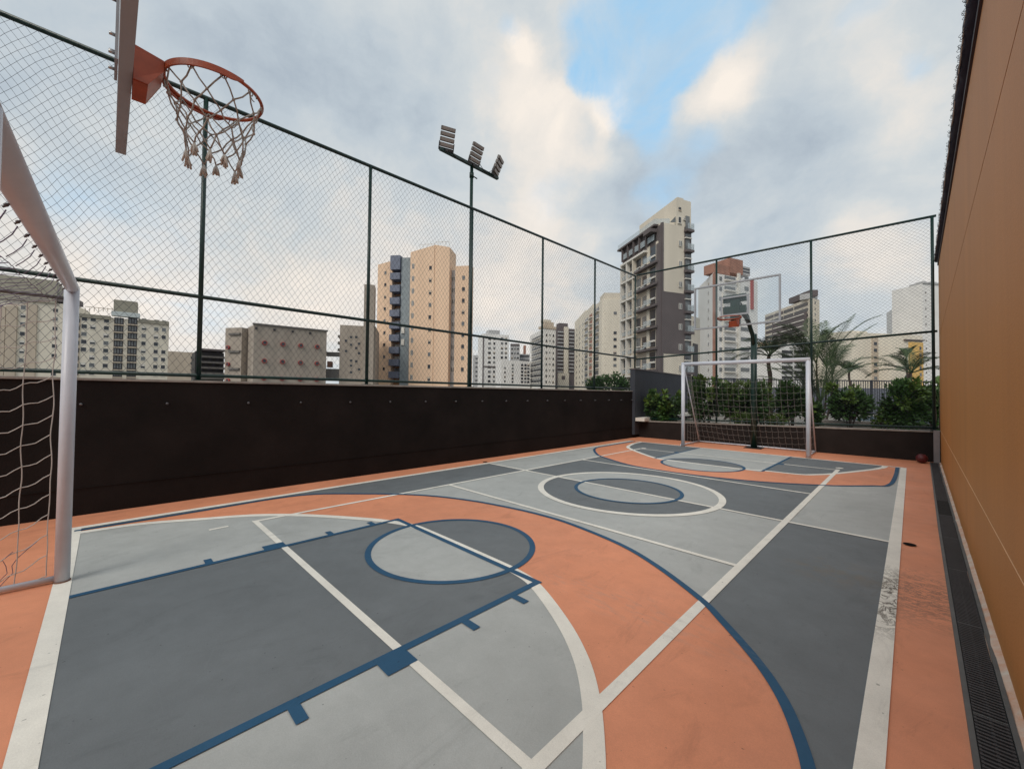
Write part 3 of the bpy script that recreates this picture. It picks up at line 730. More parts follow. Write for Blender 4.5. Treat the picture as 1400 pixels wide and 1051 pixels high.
# ------------------------------------------------------------------ basketball hoops
def hoop(cx, yb, dirn, label, net, pole_y, zb0, zb1, halfw, rimz, plates):
    """yb board plane, dirn +1 = rim towards +Y; metres"""
    h_ = thing('basketball_hoop', (cx, pole_y, 0), label, 'basketball hoop')
    d = dirn
    b = MB(); b.tube([(cx, pole_y, .0), (cx, pole_y, 2.9)], .070, 20)
    pts = [(cx, pole_y, 2.9)]
    b.build('pole', M_GRN, h_)
    b = MB(); b.tube([(cx, pole_y, 2.55), (cx, pole_y + d * .10, 2.86), (cx, pole_y + d * .55, 3.20), (cx, yb - d * .10, 3.44)], .05, 14); b.build('arm', M_GRN, h_)
    b = MB(); b.tube([(cx, pole_y, 2.88), (cx, pole_y + d * .5, 3.30), (cx, yb - d * .10, 3.62)], .022, 10); b.build('brace', M_GRN, h_)
    b = MB(); b.box((cx - .19, pole_y - .19, .001), (cx + .19, pole_y + .19, .014)); b.build('base_plate', M_BLK, h_)
    # board: white frame around a clear sheet, with the target rectangle
    t = .026
    y0, y1 = yb - t, yb + t
    def frame_bar(x0, x1, z0, z1, nm='board_frame', m_=M_ACR, yy=(y0, y1)):
        b = MB(); b.box((x0, min(yy), z0), (x1, max(yy), z1)); return b.build(nm, m_, h_, bevel=.002)
    fw_ = .035
    frame_bar(cx - halfw, cx + halfw, zb0, zb0 + fw_); frame_bar(cx - halfw, cx + halfw, zb1 - fw_, zb1)
    frame_bar(cx - halfw, cx - halfw + fw_, zb0 + fw_ + .001, zb1 - fw_ - .001); frame_bar(cx + halfw - fw_, cx + halfw, zb0 + fw_ + .001, zb1 - fw_ - .001)
    if 'clear_board' not in MATS:
        G = bpy.data.materials.new('clear_board'); G.use_nodes = True; n = G.node_tree.nodes; l = G.node_tree.links; n.clear()
        o_ = n.new('ShaderNodeOutputMaterial'); a = n.new('ShaderNodeBsdfTransparent'); c = n.new('ShaderNodeBsdfGlossy'); c.inputs['Roughness'].default_value = .05
        a.inputs[0].default_value = (.96, .97, .97, 1); x = n.new('ShaderNodeMixShader'); x.inputs[0].default_value = .05
        tn = n.new('ShaderNodeTexNoise'); tn.inputs['Scale'].default_value = 5; rr_ = n.new('ShaderNodeMapRange'); rr_.inputs[3].default_value = .03; rr_.inputs[4].default_value = .07
        l.new(tn.outputs['Fac'], rr_.inputs[0]); l.new(rr_.outputs[0], x.inputs[0])
        l.new(a.outputs[0], x.inputs[1]); l.new(c.outputs[0], x.inputs[2]); l.new(x.outputs[0], o_.inputs[0]); MATS['clear_board'] = G
    b = MB(); b.box((cx - halfw + fw_ + .001, yb - .005, zb0 + fw_ + .001), (cx + halfw - fw_ - .001, yb + .005, zb1 - fw_ - .001)); b.build('clear_sheet', MATS['clear_board'], h_)
    tw, th_, tz = .295, .45, rimz + .10
    yy = (yb + d * .006, yb + d * .012)
    for (x0, x1, z0, z1) in ((cx - tw, cx + tw, tz, tz + .04), (cx - tw, cx + tw, tz + th_ - .04, tz + th_), (cx - tw, cx - tw + .04, tz + .041, tz + th_ - .041), (cx + tw - .04, cx + tw, tz + .041, tz + th_ - .041)):
        frame_bar(x0, x1, z0, z1, 'target_line', M_ACR, yy)
    if plates:
        for z0 in (rimz + .16, rimz + .42):
            frame_bar(cx - .26, cx + .22, z0, z0 + .17, 'mounting_plate', M_GRN, (yb - d * .10, yb - d * .045))
    b = MB(); bd = .040 if net else .10; b.box((cx - .10, min(yb - d * bd, yb - d * .028), rimz - .10), (cx + .10, max(yb - d * bd, yb - d * .028), rimz + .55)); b.build('mounting_bracket', M_ACR if net else M_GRN, h_)
    bm_ = MB(); bm_.tube([(0, 0, 0), (0, -.022 * d, 0)], .008, 6); bme = mesh_of(bm_, 'bolt', M_BOLT)
    for bx in (-.07, .07):
        for bz in (-.06, .03, .30, .48): put(bme, 'bolt', h_, (cx + bx, yb - d * bd, rimz + bz))
    # rim
    rc = yb + d * .375; R_ = .228
    rim = MB(); rim.tube([(cx + R_ * math.sin(a), rc - d * R_ * math.cos(a), rimz) for a in [2 * PI * k / 48 for k in range(48)]], .0095, 8, closed=True)
    ro = rim.build('rim', M_RIM, h_)
    for side_ in (-1, 1):           # stiffening bands that wrap the mount side of the ring
        fl = MB(); pr = None
        for k in range(22):
            a = side_ * math.radians(8 + k * 5.0); hh = .034 if k < 19 else .034 * (22 - k) / 3.5
            q = [Vector((cx + rr2 * math.sin(a), rc - d * rr2 * math.cos(a), rimz + zz_)) for rr2, zz_ in ((R_ + .004, .010), (R_ + .004, .010 - hh), (R_ + .013, .010 - hh), (R_ + .013, .010))]
            if pr: fl.hexa(pr if side_ * d > 0 else pr[::-1], q if side_ * d > 0 else q[::-1])
            pr = q
        fl.build('rim_band', M_RIM, ro)
    bk = MB()
    yb2, yr = yb + d * .028, rc - d * (R_ + .004)
    w0, w1 = .105, .075
    # box bracket: top plate, two cheeks sloping down and a slanted lower face
    bk.hexa([(cx - w0, yb2, rimz - .004), (cx + w0, yb2, rimz - .004), (cx + w1, yr, rimz - .004), (cx - w1, yr, rimz - .004)][::(1 if d > 0 else -1)],
            [(cx - w0, yb2, rimz + .008), (cx + w0, yb2, rimz + .008), (cx + w1, yr, rimz + .008), (cx - w1, yr, rimz + .008)][::(1 if d > 0 else -1)])
    for s in (-1, 1):
        A = [(cx + s * w0, yb2, rimz - .005), (cx + s * w0, yb2, rimz - .165), (cx + s * w0 * .98, yb2 + d * .055, rimz - .165), (cx + s * w1, yr, rimz - .05), (cx + s * w1, yr, rimz - .005)]
        B = [(p[0] - s * .006, p[1], p[2]) for p in A]
        bk.add(A + B, [(0, 1, 2, 3, 4), (9, 8, 7, 6, 5)] + [(i, (i + 1) % 5, 5 + (i + 1) % 5, 5 + i) for i in range(5)])
    bk.hexa([(cx - w0 + .007, yb2 + d * .055, rimz - .163), (cx + w0 - .007, yb2 + d * .055, rimz - .163), (cx + w1 - .007, yr, rimz - .049), (cx - w1 + .007, yr, rimz - .049)],
            [(cx - w0 + .007, yb2 + d * .055, rimz - .158), (cx + w0 - .007, yb2 + d * .055, rimz - .158), (cx + w1 - .007, yr, rimz - .044), (cx - w1 + .007, yr, rimz - .044)])
    bk.hexa([(cx - w0 + .007, yb2, rimz - .168), (cx + w0 - .007, yb2, rimz - .168), (cx + w0 - .007, yb2 + d * .055, rimz - .168), (cx - w0 + .007, yb2 + d * .055, rimz - .168)],
            [(cx - w0 + .007, yb2, rimz - .163), (cx + w0 - .007, yb2, rimz - .163), (cx + w0 - .007, yb2 + d * .055, rimz - .163), (cx - w0 + .007, yb2 + d * .055, rimz - .163)])
    bk.build('rim_bracket', M_RIM, ro)
    if net:
        rnd = random.Random(11); n_ = 10; rows = 5
        b = MB(); tas = MB()
        def node(i, j):
            f = j / rows; rad = .222 * (1 - f) ** 1.3 * 1 + .128 * (1 - (1 - f) ** 1.3)
            a = 2 * PI * (i + (j % 2) * .5) / n_
            jn = .016 if j else .0
            wob = Vector((noise.noise((i * 1.7, j * 2.1, .5)), noise.noise((i * 1.7, j * 2.1, 5.5)), noise.noise((i * 1.3, j * 1.9, 9.5)) * 1.2)) * jn * 1.6
            zz_ = rimz - .012 - .365 * f ** .9
            return Vector((cx + rad * math.cos(a), rc + rad * math.sin(a), zz_)) + wob
        for j in range(rows):
            for i in range(n_):
                p = node(i % n_, j)
                for s in ((0, -1) if j % 2 == 0 else (0, 1)):
                    if j == 0 and rnd.random() < .08: continue
                    q = node((i + s) % n_, j + 1); mid = (p + q) / 2 + Vector((rnd.uniform(-1, 1), rnd.uniform(-1, 1), rnd.uniform(-1.5, .3))) * .007
                    b.tube([p, mid, q], .0042, 5)
                if j: b.ball(p, .0085, 6, 5)
        for i in range(n_):      # hooks and loose loops at the ring
            a = 2 * PI * i / n_; c = Vector((cx + .228 * math.cos(a), rc + .228 * math.sin(a), rimz - .006))
            tn = Vector((-math.sin(a), math.cos(a), 0))
            b.tube([c + tn * .016 * math.cos(t) + Vector((0, 0, 1)) * (.020 * math.sin(t) - .010) for t in [k * PI / 4 for k in range(8)]], .0034, 5, closed=True)
            if i % 3 == 1: b.tube([c + tn * (.02 + .022 * math.cos(t)) + Vector((0, 0, .028 * math.sin(t) - .02)) - c.normalized() * 0 for t in [k * PI / 5 for k in range(9)]], .003, 5)
        b.build('net_cords', M_HOOPNET, ro)
        for i in range(n_):
            p = node(i, rows)
            for q in range(8):
                a = Vector((rnd.uniform(-1, 1) * .016, rnd.uniform(-1, 1) * .016, -.060 + rnd.uniform(-.015, .015)))
                tas.tube([p, p + a * .5 + Vector((rnd.uniform(-1, 1), rnd.uniform(-1, 1), 0)) * .003, p + a], .0045, 5, radii=[.005, .006, .0055])
        tag(tas.build('net_tassels', mat('pale_tassel_cord', (.50, .47, .43), .9, .2, 40), ro), kind='stuff')
    return h_
hoop(-2.138 * U, .0225 * U, 1, 'near basketball hoop with a red rim and frayed white net, top left', True, -1.15 * U, (1 + 1.18) * U, (1 + 1.97) * U, .68 * U, (1 + 1.285) * U, False)
hoop(-2.145 * U, 7.56 * U, -1, 'far basketball hoop on a dark green pole behind the far goal, without a net', False, 8.74 * U, (1 + 1.185) * U, (1 + 1.955) * U, .672 * U, (1 + 1.295) * U, True)

# ------------------------------------------------------------------ floodlight mast
mast = thing('floodlight_mast', (-4.78 * U, 3.865 * U, 0), 'slim dark mast with a slanted bar carrying three floodlights behind the left fence', 'light pole')
mx_, my_ = -4.765 * U, 3.868 * U
tz = (1 + 3.455) * U
b = MB(); b.tube([(mx_, my_, -2), (mx_, my_, tz)], .034, 12); b.build('pole', M_GRN, mast)
b = MB(); b.tube([(mx_, my_, tz - .22), (mx_, my_, tz - .12)], .045, 12); b.tube([(mx_, my_, tz - .17), (mx_ + .02, my_ + .13, tz - .20)], .012, 8); b.build('collar', M_GRN, mast)
b = MB(); b.bar((mx_ + .02, (3.27) * U, tz + .02), (mx_ + .02, 4.40 * U, tz + .03), .06, .05); b.build('crossarm', M_GRN, mast)
for k, (yy, yaw, tilt, lean) in enumerate(((3.36, 0.35, .42, .02), (3.87, -.05, .42, -.15), (4.30, -.50, .42, -.45))):
    c = Vector((mx_ + .05, yy * U, tz + .04))
    fwd = Vector((math.cos(yaw + PI * 0) * 1, -math.sin(yaw) * -1 * -1, 0)).normalized()
    fwd = Vector((math.cos(yaw), -math.sin(yaw), 0))
    sidev = Vector((math.sin(yaw), math.cos(yaw), 0)) * -1
    n_ = (fwd * math.cos(tilt) + Vector((0, 0, -math.sin(tilt)))).normalized(); upv = (Vector((0, 0, 1)) * math.cos(tilt) + fwd * math.sin(tilt)).normalized()
    fl_ = bpy.data.objects.new('floodlight', None); COL.objects.link(fl_); fl_.parent = mast; fl_.location = c - ORG[mast.name]; ORG[fl_.name] = c
    for q in range(4):
        cc = c + upv * (.070 + q * .090)
        b = MB(); b.obox(cc, sidev * .135, upv * .034, n_ * .028); b.obox(cc + n_ * .033, sidev * .122, upv * .026, n_ * .003, 1)
        b.build('led_module', [M_LED, M_LENS], fl_, bevel=.006)
    b = MB()
    for s in (-1, 1): b.bar(c + sidev * .142 * s + upv * .02, c + sidev * .142 * s + upv * .12, .012, .03, n_)
    b.bar(c - sidev * .15, c + sidev * .15, .05, .012, n_); b.bar(c + upv * .0, c - Vector((0, 0, .04)), .05, .05)
    b.build('bracket', M_GRATE, fl_)
b = MB(); pA = Vector((mx_ + .06, 3.98 * U, tz + .12)); pB = Vector((mx_ + .06, 4.24 * U, tz + .10))
b.tube([pA + (pB - pA) * t + Vector((0, 0, -.10 * math.sin(PI * t))) for t in [k / 8 for k in range(9)]], .006, 6); b.build('cable', M_BLK, mast)
b = MB(); pA = Vector((mx_ + .06, 3.44 * U, tz + .05)); pB = Vector((mx_ + .05, 3.70 * U, tz + .02))
b.tube([pA + (pB - pA) * t + Vector((0, 0, -.05 * math.sin(PI * t))) for t in [k / 8 for k in range(9)]], .006, 6); b.build('cable', M_BLK, mast)

# ball in the far corner
bl = MB(); bc = Vector((.105 * U, 8.80 * U, .094)); bl.ball(bc, .093, 24, 16)
ball = bl.build('ball', M_BALL, None, origin=(bc.x, bc.y, 0))
tag(ball, 'dark red ball lying in the far right corner of the court', 'ball')
sm_ = MB()
for ax in range(3):
    pts = []
    for k in range(36):
        t = 2 * PI * k / 36; p = [0, 0, 0]; p[ax] = 0; p[(ax + 1) % 3] = math.cos(t); p[(ax + 2) % 3] = math.sin(t); pts.append(bc + Vector(p) * .0926)
    sm_.tube(pts, .0022, 4, closed=True)
sm_.build('ball_seam', M_BLK, ball)


# ================================================================== BUILDINGS BEYOND THE COURT
ZG = -9.99
def pt(px, depth): p = sight(px, 540, depth); return Vector((p.x, p.y, 0))
class Face:
    """a vertical facade plane between two ground points, left and right as seen from the court"""
    def __init__(s, A, B):
        s.A, s.B = A, B; s.d = (B - A).normalized(); s.n = Vector((s.d.y, -s.d.x, 0)); s.rz = math.atan2(s.d.y, s.d.x); s.len = (B - A).length
    def at(s, px, py=540):
        d = (px - 700) * RV - (py - 525.5) * UV + FPX * FV; o = Vector((0, 0, U))
        t = (s.A - o).dot(s.n) / d.dot(s.n); return o + d * t
    def uz(s, px, py=540): p = s.at(px, py); return (p - s.A).dot(s.d), p.z
    def P(s, u, z, out=0): q = s.A + s.d * u + s.n * out; return Vector((q.x, q.y, z))
def fbox(b, F, u0, u1, z0, z1, o0, o1, mi=0):
    b.hexa([F.P(u0, z0, o1), F.P(u1, z0, o1), F.P(u1, z0, o0), F.P(u0, z0, o0)], [F.P(u0, z1, o1), F.P(u1, z1, o1), F.P(u1, z1, o0), F.P(u0, z1, o0)], mi)
def px_box(b, F, px0, px1, py_top, py_bot, o0, o1, mi=0):
    """a block on a facade between two photo columns; py_bot None = down to the ground"""
    u0, u1 = F.uz(px0)[0], F.uz(px1)[0]; pm = (px0 + px1) / 2
    zt = F.uz(pm, py_top)[1]; zb_ = ZG if py_bot is None else F.uz(pm, py_bot)[1]
    fbox(b, F, u0, u1, zb_, zt, o0, o1, mi)
WM = {}
def winmesh(w, h, style, var=0):
    k = (round(w, 2), round(h, 2), style, var)
    GL = (M_GLS, M_GLS, M_GLS2, M_GLS)[var]
    if k in WM: return WM[k]
    b = MB()
    if style == 'plain':
        b.box((-w / 2 - .08, -.05, -h / 2 - .08), (w / 2 + .08, .04, h / 2 + .08), 0); b.box((-w / 2, -.056, -h / 2), (w / 2, .03, h / 2), 1)
        b.box((-w / 2 - .14, -.14, -h / 2 - .15), (w / 2 + .14, .03, -h / 2 - .081), 0)
        mats = [M_BEAM, GL]
        if var == 3: b.box((-w / 2 + .04, -.062, 0), (w / 2 - .04, -.05, h / 2 - .03), 0)
    elif style == 'dark':
        b.box((-w / 2, -.03, -h / 2), (w / 2, .03, h / 2), 1); b.box((-w / 2 - .05, -.10, -h / 2 - .12), (w / 2 + .05, .03, -h / 2 - .001), 0); mats = [M_TAN, GL]
        if var == 3: b.box((-w / 2 + .03, -.04, h * .05), (w / 2 - .03, -.02, h / 2 - .02), 0)
    elif style == 'pair':
        b.box((-w / 2 - .05, -.05, -h / 2 - .05), (w / 2 + .05, .04, h / 2 + .05), 0)
        b.box((-w / 2, -.056, -h / 2), (-.05, .03, h / 2), 1); b.box((.05, -.056, -h / 2), (w / 2, .03, h / 2), 1); mats = [M_BEAM, M_GLS2]
    elif style == 'round':
        b.tube([(0, .05, 0), (0, -.45, 0)], w / 2, 14, 0); b.tube([(0, -.40, 0), (0, -.455, 0)], w / 2 * .72, 14, 1); mats = [M_RED, M_GLS]
    WM[k] = mesh_of(b, 'window', mats); return WM[k]
def windows(root, F, pxs, pys, w, h, style='plain', ref=None, out=.0, skip=0.0, dz=0):
    """one object per window: columns at photo columns pxs, storeys at photo rows pys measured on column ref"""
    rnd = random.Random(int(pxs[0] * 10) + 3); ref = ref if ref is not None else pxs[0]
    for px in pxs:
        u = F.uz(px)[0]
        for py in pys:
            if skip and rnd.random() < skip: continue
            z = F.uz(ref, py)[1] + dz
            put(winmesh(w, h, style, rnd.randrange(4)), 'window', root, F.P(u, z, out + .001), F.rz)
def rows(y0, y1, n): return [y0 + (y1 - y0) * i / (n - 1) for i in range(n)]
def roof_edge(root, poly, z, m_, h=.5, th=.3, name='parapet'):
    b = MB(); n = len(poly)
    for i in range(n):
        a, c = Vector((*poly[i][:2], z + h / 2)), Vector((*poly[(i + 1) % n][:2], z + h / 2)); b.bar(a, c, th, h)
    return b.build(name, m_, root)
def block(root, F, thick, py_top, px_ref, m_, name='wall', z0=ZG, px0=None, px1=None, o=0.0):
    """body behind a facade plane"""
    u0 = 0 if px0 is None else F.uz(px0)[0]; u1 = F.len if px1 is None else F.uz(px1)[0]
    zt = F.uz(px_ref, py_top)[1]; b = MB(); fbox(b, F, u0, u1, z0, zt, -thick, o); b.build(name, m_, root); return zt
def corner_block(root, L_, C_, R_, zt, m_, name='wall'):
    b = MB(); Bk = L_ + R_ - C_; b.prism([(p.x, p.y) for p in (L_, C_, R_, Bk)], ZG, zt); b.build(name, m_, root)
def bld(name, px, depth, label, group=None, cat='building'):
    p = pt(px, depth); return thing(name, (p.x, p.y, ZG), label, cat, group)

# --- left apartments -------------------------------------------------
r = bld('apartment_block', 40, 140, 'cream apartment block at the far left behind the near goal post, with tan stripes')
F = Face(pt(-70, 128), pt(99, 143))
block(r, F, 16, 413, 60, M_CREAM2)
b = MB(); px_box(b, F, 5, 20, 418, None, 0, .5); b.build('tan_pier', M_TAN, r)
b = MB(); px_box(b, F, 33, 47, 416, None, 0, .4); b.build('tan_pier', M_TAN, r)
b = MB(); px_box(b, F, -70, 4, 416, None, 0, .4); b.build('tan_pier', M_TAN, r)
b = MB(); u1 = F.uz(74)[0]; za = F.uz(40, 412)[1] + .01; zb_ = F.uz(40, 379)[1]
A = [F.P(-2, za, .6), F.P(u1, za, .6), F.P(u1, za, -14), F.P(-2, za, -14)]; B_ = [F.P(3, zb_, -1), F.P(u1 - .5, zb_, -1), F.P(u1 - 2, zb_, -11), F.P(3, zb_, -11)]
b.hexa(A, B_); b.build('roof_storey', M_GREEN_ROOF, r)
b = MB(); px_box(b, F, 74, 99, 406, 413.2, -8, .3); b.build('roof_slab', M_DKG, r)
windows(r, F, [27.5], [420, 431, 443, 456, 468, 480, 492.5, 505], 1.1, 1.3)
windows(r, F, [40], [426, 450, 475, 500], .8, .9, 'dark'); windows(r, F, [72, 86], [424, 436, 449, 461, 473, 486, 498, 511], 1.2, 1.2, 'plain', 72, skip=.15)

r = bld('apartment_block', 165, 150, 'pale apartment block with two dark balcony columns and a small rooftop box, left of centre')
F = Face(pt(97, 143), pt(228.5, 160))
zt = block(r, F, 18, 429, 97.5, M_CREAM2)
b = MB()
for a, c in ((97.2, 148), (186, 228.4)):
    b = MB(); fbox(b, F, F.uz(a)[0], F.uz(c)[0], zt - .9, zt + .45, -.3, .5); b.build('roof_ledge', M_GREEN_ROOF, r)
b = MB(); px_box(b, F, 149, 188, 427, 433, -2, 1.2); b.build('roof_canopy', M_RAILG if False else mat('pale_blue_sheet', (.55, .60, .60), .5), r)
b = MB(); px_box(b, F, 151, 184, 410, 427.5, -7, -1); b.build('rooftop_box', M_GREEN_ROOF, r)
b = MB()
for k in range(7): px_box(b, F, 112 + k * 6.2, 113 + k * 6.2, 420.5, 425.5, -.2, 0)
px_box(b, F, 112, 150, 420, 420.7, -.2, 0); b.build('roof_railing', M_TAN, r)
ys = rows(438, 510, 8)
windows(r, F, [112, 124, 142.5], ys, 1.3, 1.4, 'plain', 142.5, skip=.08); windows(r, F, [194, 211, 221.5], [y + 1.5 for y in ys], 1.2, 1.4, 'plain', 211, skip=.08)
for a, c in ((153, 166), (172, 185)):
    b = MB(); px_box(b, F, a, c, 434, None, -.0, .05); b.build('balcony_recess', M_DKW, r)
    for y in ys:
        b = MB(); px_box(b, F, a - .3, c + .3, y + 5.2, y + 6.8, .02, .9); b.build('balcony_slab', M_TAN, r)
        b = MB(); u0, u1 = F.uz(a + .8)[0], F.uz(c - .8)[0]; z = F.uz(a, y)[1]
        for k in range(3): fbox(b, F, u0 + (u1 - u0) * k / 3 + .15, u0 + (u1 - u0) * (k + 1) / 3 - .15, z - .9, z + .9, .05, .12, 0)
        b.build('balcony_glazing', M_GLS2, r)
b = MB(); px_box(b, F, 99, 107, 436, None, .0, .15); b.build('tan_recess', M_TAN, r)  # tan strip down the facade, behind the narrow column of windows
for y in ys: b = MB(); px_box(b, F, 100, 106, y - 3, y + 2.5, .1, .25); b.build('recess_window', M_GLS, r)

# --- low tan block, car-park decks, school -----------------------------
r = bld('low_building', 250, 130, 'plain tan low building between the pale apartments and the first fence post'); F = Face(pt(228, 128), pt(274, 133)); block(r, F, 14, 481, 250, M_TAN)
windows(r, F, [262, 268], [489, 497, 505, 513], 1.0, .8, 'dark', 262)
r = bld('parking_deck', 290, 100, 'dark open decked building with stacked horizontal slabs left of the concrete block'); F = Face(pt(266, 100), pt(306, 104))
b = MB(); fbox(b, F, 0, F.len, ZG, F.uz(290, 481)[1], -12, -1.5); b.build('dark_core', M_DKW, r)  # near-black core box, set back behind the deck edges
for k, y in enumerate([477, 486.5, 494, 501.5, 509, 516]):
    b = MB(); px_box(b, F, 268 if k else 271, 306, y, y + 2.6, -12, .2); b.build('deck_slab', M_DKG if k == 0 else M_CONCD, r)
r = bld('concrete_school', 380, 88, 'raw concrete building with rows of red round windows beyond the left wall')
Lp, Cp, Rp = pt(322, 98), pt(345, 84), pt(445, 93)
F = Face(Cp, Rp); FL = Face(Lp, Cp)
zt = F.uz(345, 443.5)[1]
corner_block(r, Lp, Cp, Rp, zt, M_CONC)
b = MB(); fbox(b, F, -.2, F.len + .2, zt + .005, zt + .35, -.4, .25); b.build('roof_coping', M_CONCD, r)
windows(r, F, [360, 385, 409.5, 432], [470.5, 494.5, 517.5], .95, .95, 'round', 385)
for px in (348, 373, 398, 422): b = MB(); fbox(b, F, F.uz(px)[0] - .2, F.uz(px)[0] + .2, zt - .9, zt - .5, -.2, .3); b.build('roof_scupper', M_DKW, r)
F2 = Face(pt(306, 88), pt(328.5, 87)); block(r, F2, 8, 448, 317, M_CONC, 'stair_tower')
for y in (455.5, 479.5, 503): b = MB(); px_box(b, F2, 312, 327, y, y + 2.6, .0, .35); b.build('window_hood', M_CONCD, r)
for y in (475, 498, 520): put(winmesh(.8, .8, 'round'), 'window', r, F2.at(313, y), F2.rz)
for y in (460, 482, 506): b = MB(); px_box(b, FL, 327.5, 331.5, y - 2.2, y + 2.2, -.1, .6); b.build('red_window_box', M_RED, r)
r = bld('concrete_annex', 485, 95, 'grey concrete block with scattered small windows and a tall slab chimney beside it')
F = Face(pt(463, 96), pt(512, 98)); block(r, F, 12, 445, 485, M_CONC)
b = MB(); px_box(b, F, 496, 510, 390.5, None, -2.5, 1.2); b.build('chimney_slab', M_CONC, r)
for px, ys_ in ((480, (461, 471.5, 493, 500, 509)), (473, (466, 480)), (487, (461, 476, 494)), (491, (470, 483, 505))):
    for y in ys_: put(winmesh(.55, .6, 'dark'), 'window', r, F.at(px, y), F.rz)
for y in (459, 468, 477.5): b = MB(); px_box(b, F, 459.8, 463, y - 1.6, y + 1.6, -3, -.5); b.build('side_ledge', M_CONCD, r)
b = MB(); px_box(b, F, 444, 463, 481, 486.5, -2, -.3); b.build('footbridge', M_CONCD, r)
b = MB(); px_box(b, F, 444, 463, 504, 517, -3, -.3); b.build('lower_link', M_CONCD, r)
b = MB(); px_box(b, F, 444, 450, 493, 501, -4, -2); b.build('link_wall', M_BRICK, r)

# --- peach tower --------------------------------------------------------
r = bld('peach_tower', 580, 106, 'tall peach apartment tower with blue-grey balconies behind the left fence')
F = Face(pt(513, 112), pt(643, 108))
ztop_ = lambda px, py: F.uz(px, py)[1]
def pbox(px0, px1, top, m_, name, o0=-10, o1=0, bot=None, tops=None):
    b = MB()
    if tops:
        u0, u1 = F.uz(px0)[0], F.uz(px1)[0]; z0_, z1_ = F.uz(px0, tops[0])[1], F.uz(px1, tops[1])[1]
        b.hexa([F.P(u0, ZG, o1), F.P(u1, ZG, o1), F.P(u1, ZG, o0), F.P(u0, ZG, o0)], [F.P(u0, z0_, o1), F.P(u1, z1_, o1), F.P(u1, z1_, o0), F.P(u0, z0_, o0)])
    else: px_box(b, F, px0, px1, top, bot, o0, o1)
    return b.build(name, m_, r)
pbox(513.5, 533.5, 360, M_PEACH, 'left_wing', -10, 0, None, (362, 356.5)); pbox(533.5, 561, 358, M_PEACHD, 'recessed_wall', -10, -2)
pbox(546.5, 559.5, 353, M_SLATE2, 'tiled_strip', -4, .4)
pbox(560.5, 593, 345, M_PEACH, 'main_wing', -10, 1.2, None, (347, 337.5)); pbox(593, 613.5, 337, M_PEACH, 'main_wing', -5, 1.0, None, (336.5, 340))
pbox(613.5, 621, 368, M_GRYT, 'stair_slot', -8, -1); pbox(620.5, 643, 364, M_PEACH, 'right_wing', -1.6, .3)
for k in range(10):
    y = 361 if k == 0 else 379 + (k - 1) * 16.7 
    b = MB(); px_box(b, F, 532.8, 546, y - (10 if k == 0 else 4.6), y + (9 if k == 0 else 4.2), -2.2, 1.1); b.build('balcony', M_SLATE, r)
    if k: b = MB(); px_box(b, F, 534.5, 545.5, y - 9.5, y - 5.2, -2.1, -1.8); b.build('balcony_window', M_BEAM if k % 3 else M_GLS2, r)
windows(r, F, [588], rows(368, 518, 10), .75, 1.0, 'dark', 588, out=1.2)
windows(r, F, [564.5], rows(366, 516, 10), .6, 1.3, 'pair', 564.5, out=1.2)
windows(r, F, [632], rows(380, 505, 9), .75, 1.0, 'dark', 632, out=.3); windows(r, F, [524], rows(373, 504, 9), .6, .8, 'dark', 524)
windows(r, F, [617], rows(380, 505, 9), 1.0, 1.1, 'pair', 617, out=-.97)
for y in (452, 468): b = MB(); px_box(b, F, 548.5, 552.5, y - 4, y + 4, .4, .7); b.build('white_balconette', M_BEAM, r)
b = MB()
z = F.uz(590, 337)[1]
for k in range(9):
    px = 572 + k * 5.0; zz_ = F.uz(px, 343 - k * .9 if px < 594 else 338)[1]; u = F.uz(px)[0]; fbox(b, F, u, u + .10, zz_ - .5, zz_ + 1.3, .6, .7)
u0, u1 = F.uz(572)[0], F.uz(612)[0]; fbox(b, F, u0, F.uz(593)[0], F.uz(585, 335.5)[1], F.uz(585, 335)[1] + .02, .6, .7); fbox(b, F, F.uz(593)[0], u1, F.uz(602, 332.5)[1], F.uz(602, 332)[1] + .02, .6, .7)
b.build('roof_railing', M_WHT, r)
r = bld('sliver_house', 509, 115, 'thin sliver of yellow low building at the foot of the peach tower'); F = Face(pt(506.5, 118), pt(514, 118)); block(r, F, 6, 494, 510, M_YEL); 
b = MB(); px_box(b, F, 506.5, 513.9, 492.5, 495.5, -6, .4); b.build('roof', M_DKG, r)

# --- distant cluster ----------------------------------------------------
def simple(name, label, A, B, top, ref, m_, thick=12, group=None):
    r_ = bld(name, (A[0] + B[0]) / 2, A[1], label, group); F_ = Face(pt(*A), pt(*B)); block(r_, F_, thick, top, ref, m_); return r_, F_
def bands(root, F, px0, px1, pys, h, m_, name='window_band', o=.02, o2=.10):
    for y in pys: b = MB(); px_box(b, F, px0, px1, y - h / 2, y + h / 2, o, o2); b.build(name, m_, root)
r, F = simple('distant_tower', 'small dark grey distant block just right of the floodlight mast', (646, 300), (655, 300), 485.5, 650, M_GRYT); bands(r, F, 649.5, 654, rows(490, 520, 6), 1.8, M_GLS)
r, F = simple('distant_tower', 'grey and white tower with two dark window columns, leftmost of the distant cluster', (659, 262), (695, 268), 457, 676, M_WHT)
b = MB(); px_box(b, F, 668, 683, 451, 457, -8, -1); b.build('rooftop_box', M_GRYT, r)
b = MB(); px_box(b, F, 659, 660.5, 460, None, 0, .4); px_box(b, F, 661, 683, 500.5, 502, 0, .4); b.build('dark_trim', M_DKG, r)
for px, w in ((668.5, 4.2), (675, 3), (685.5, 3.6), (691, 3)): windows(r, F, [px], rows(463, 521, 10), w * .45, 1.5, 'dark', px)
r, F = simple('distant_tower', 'narrow dark-windowed tower behind the white blocks in the distant cluster', (697, 300), (710, 300), 471, 703, M_GRYT); 
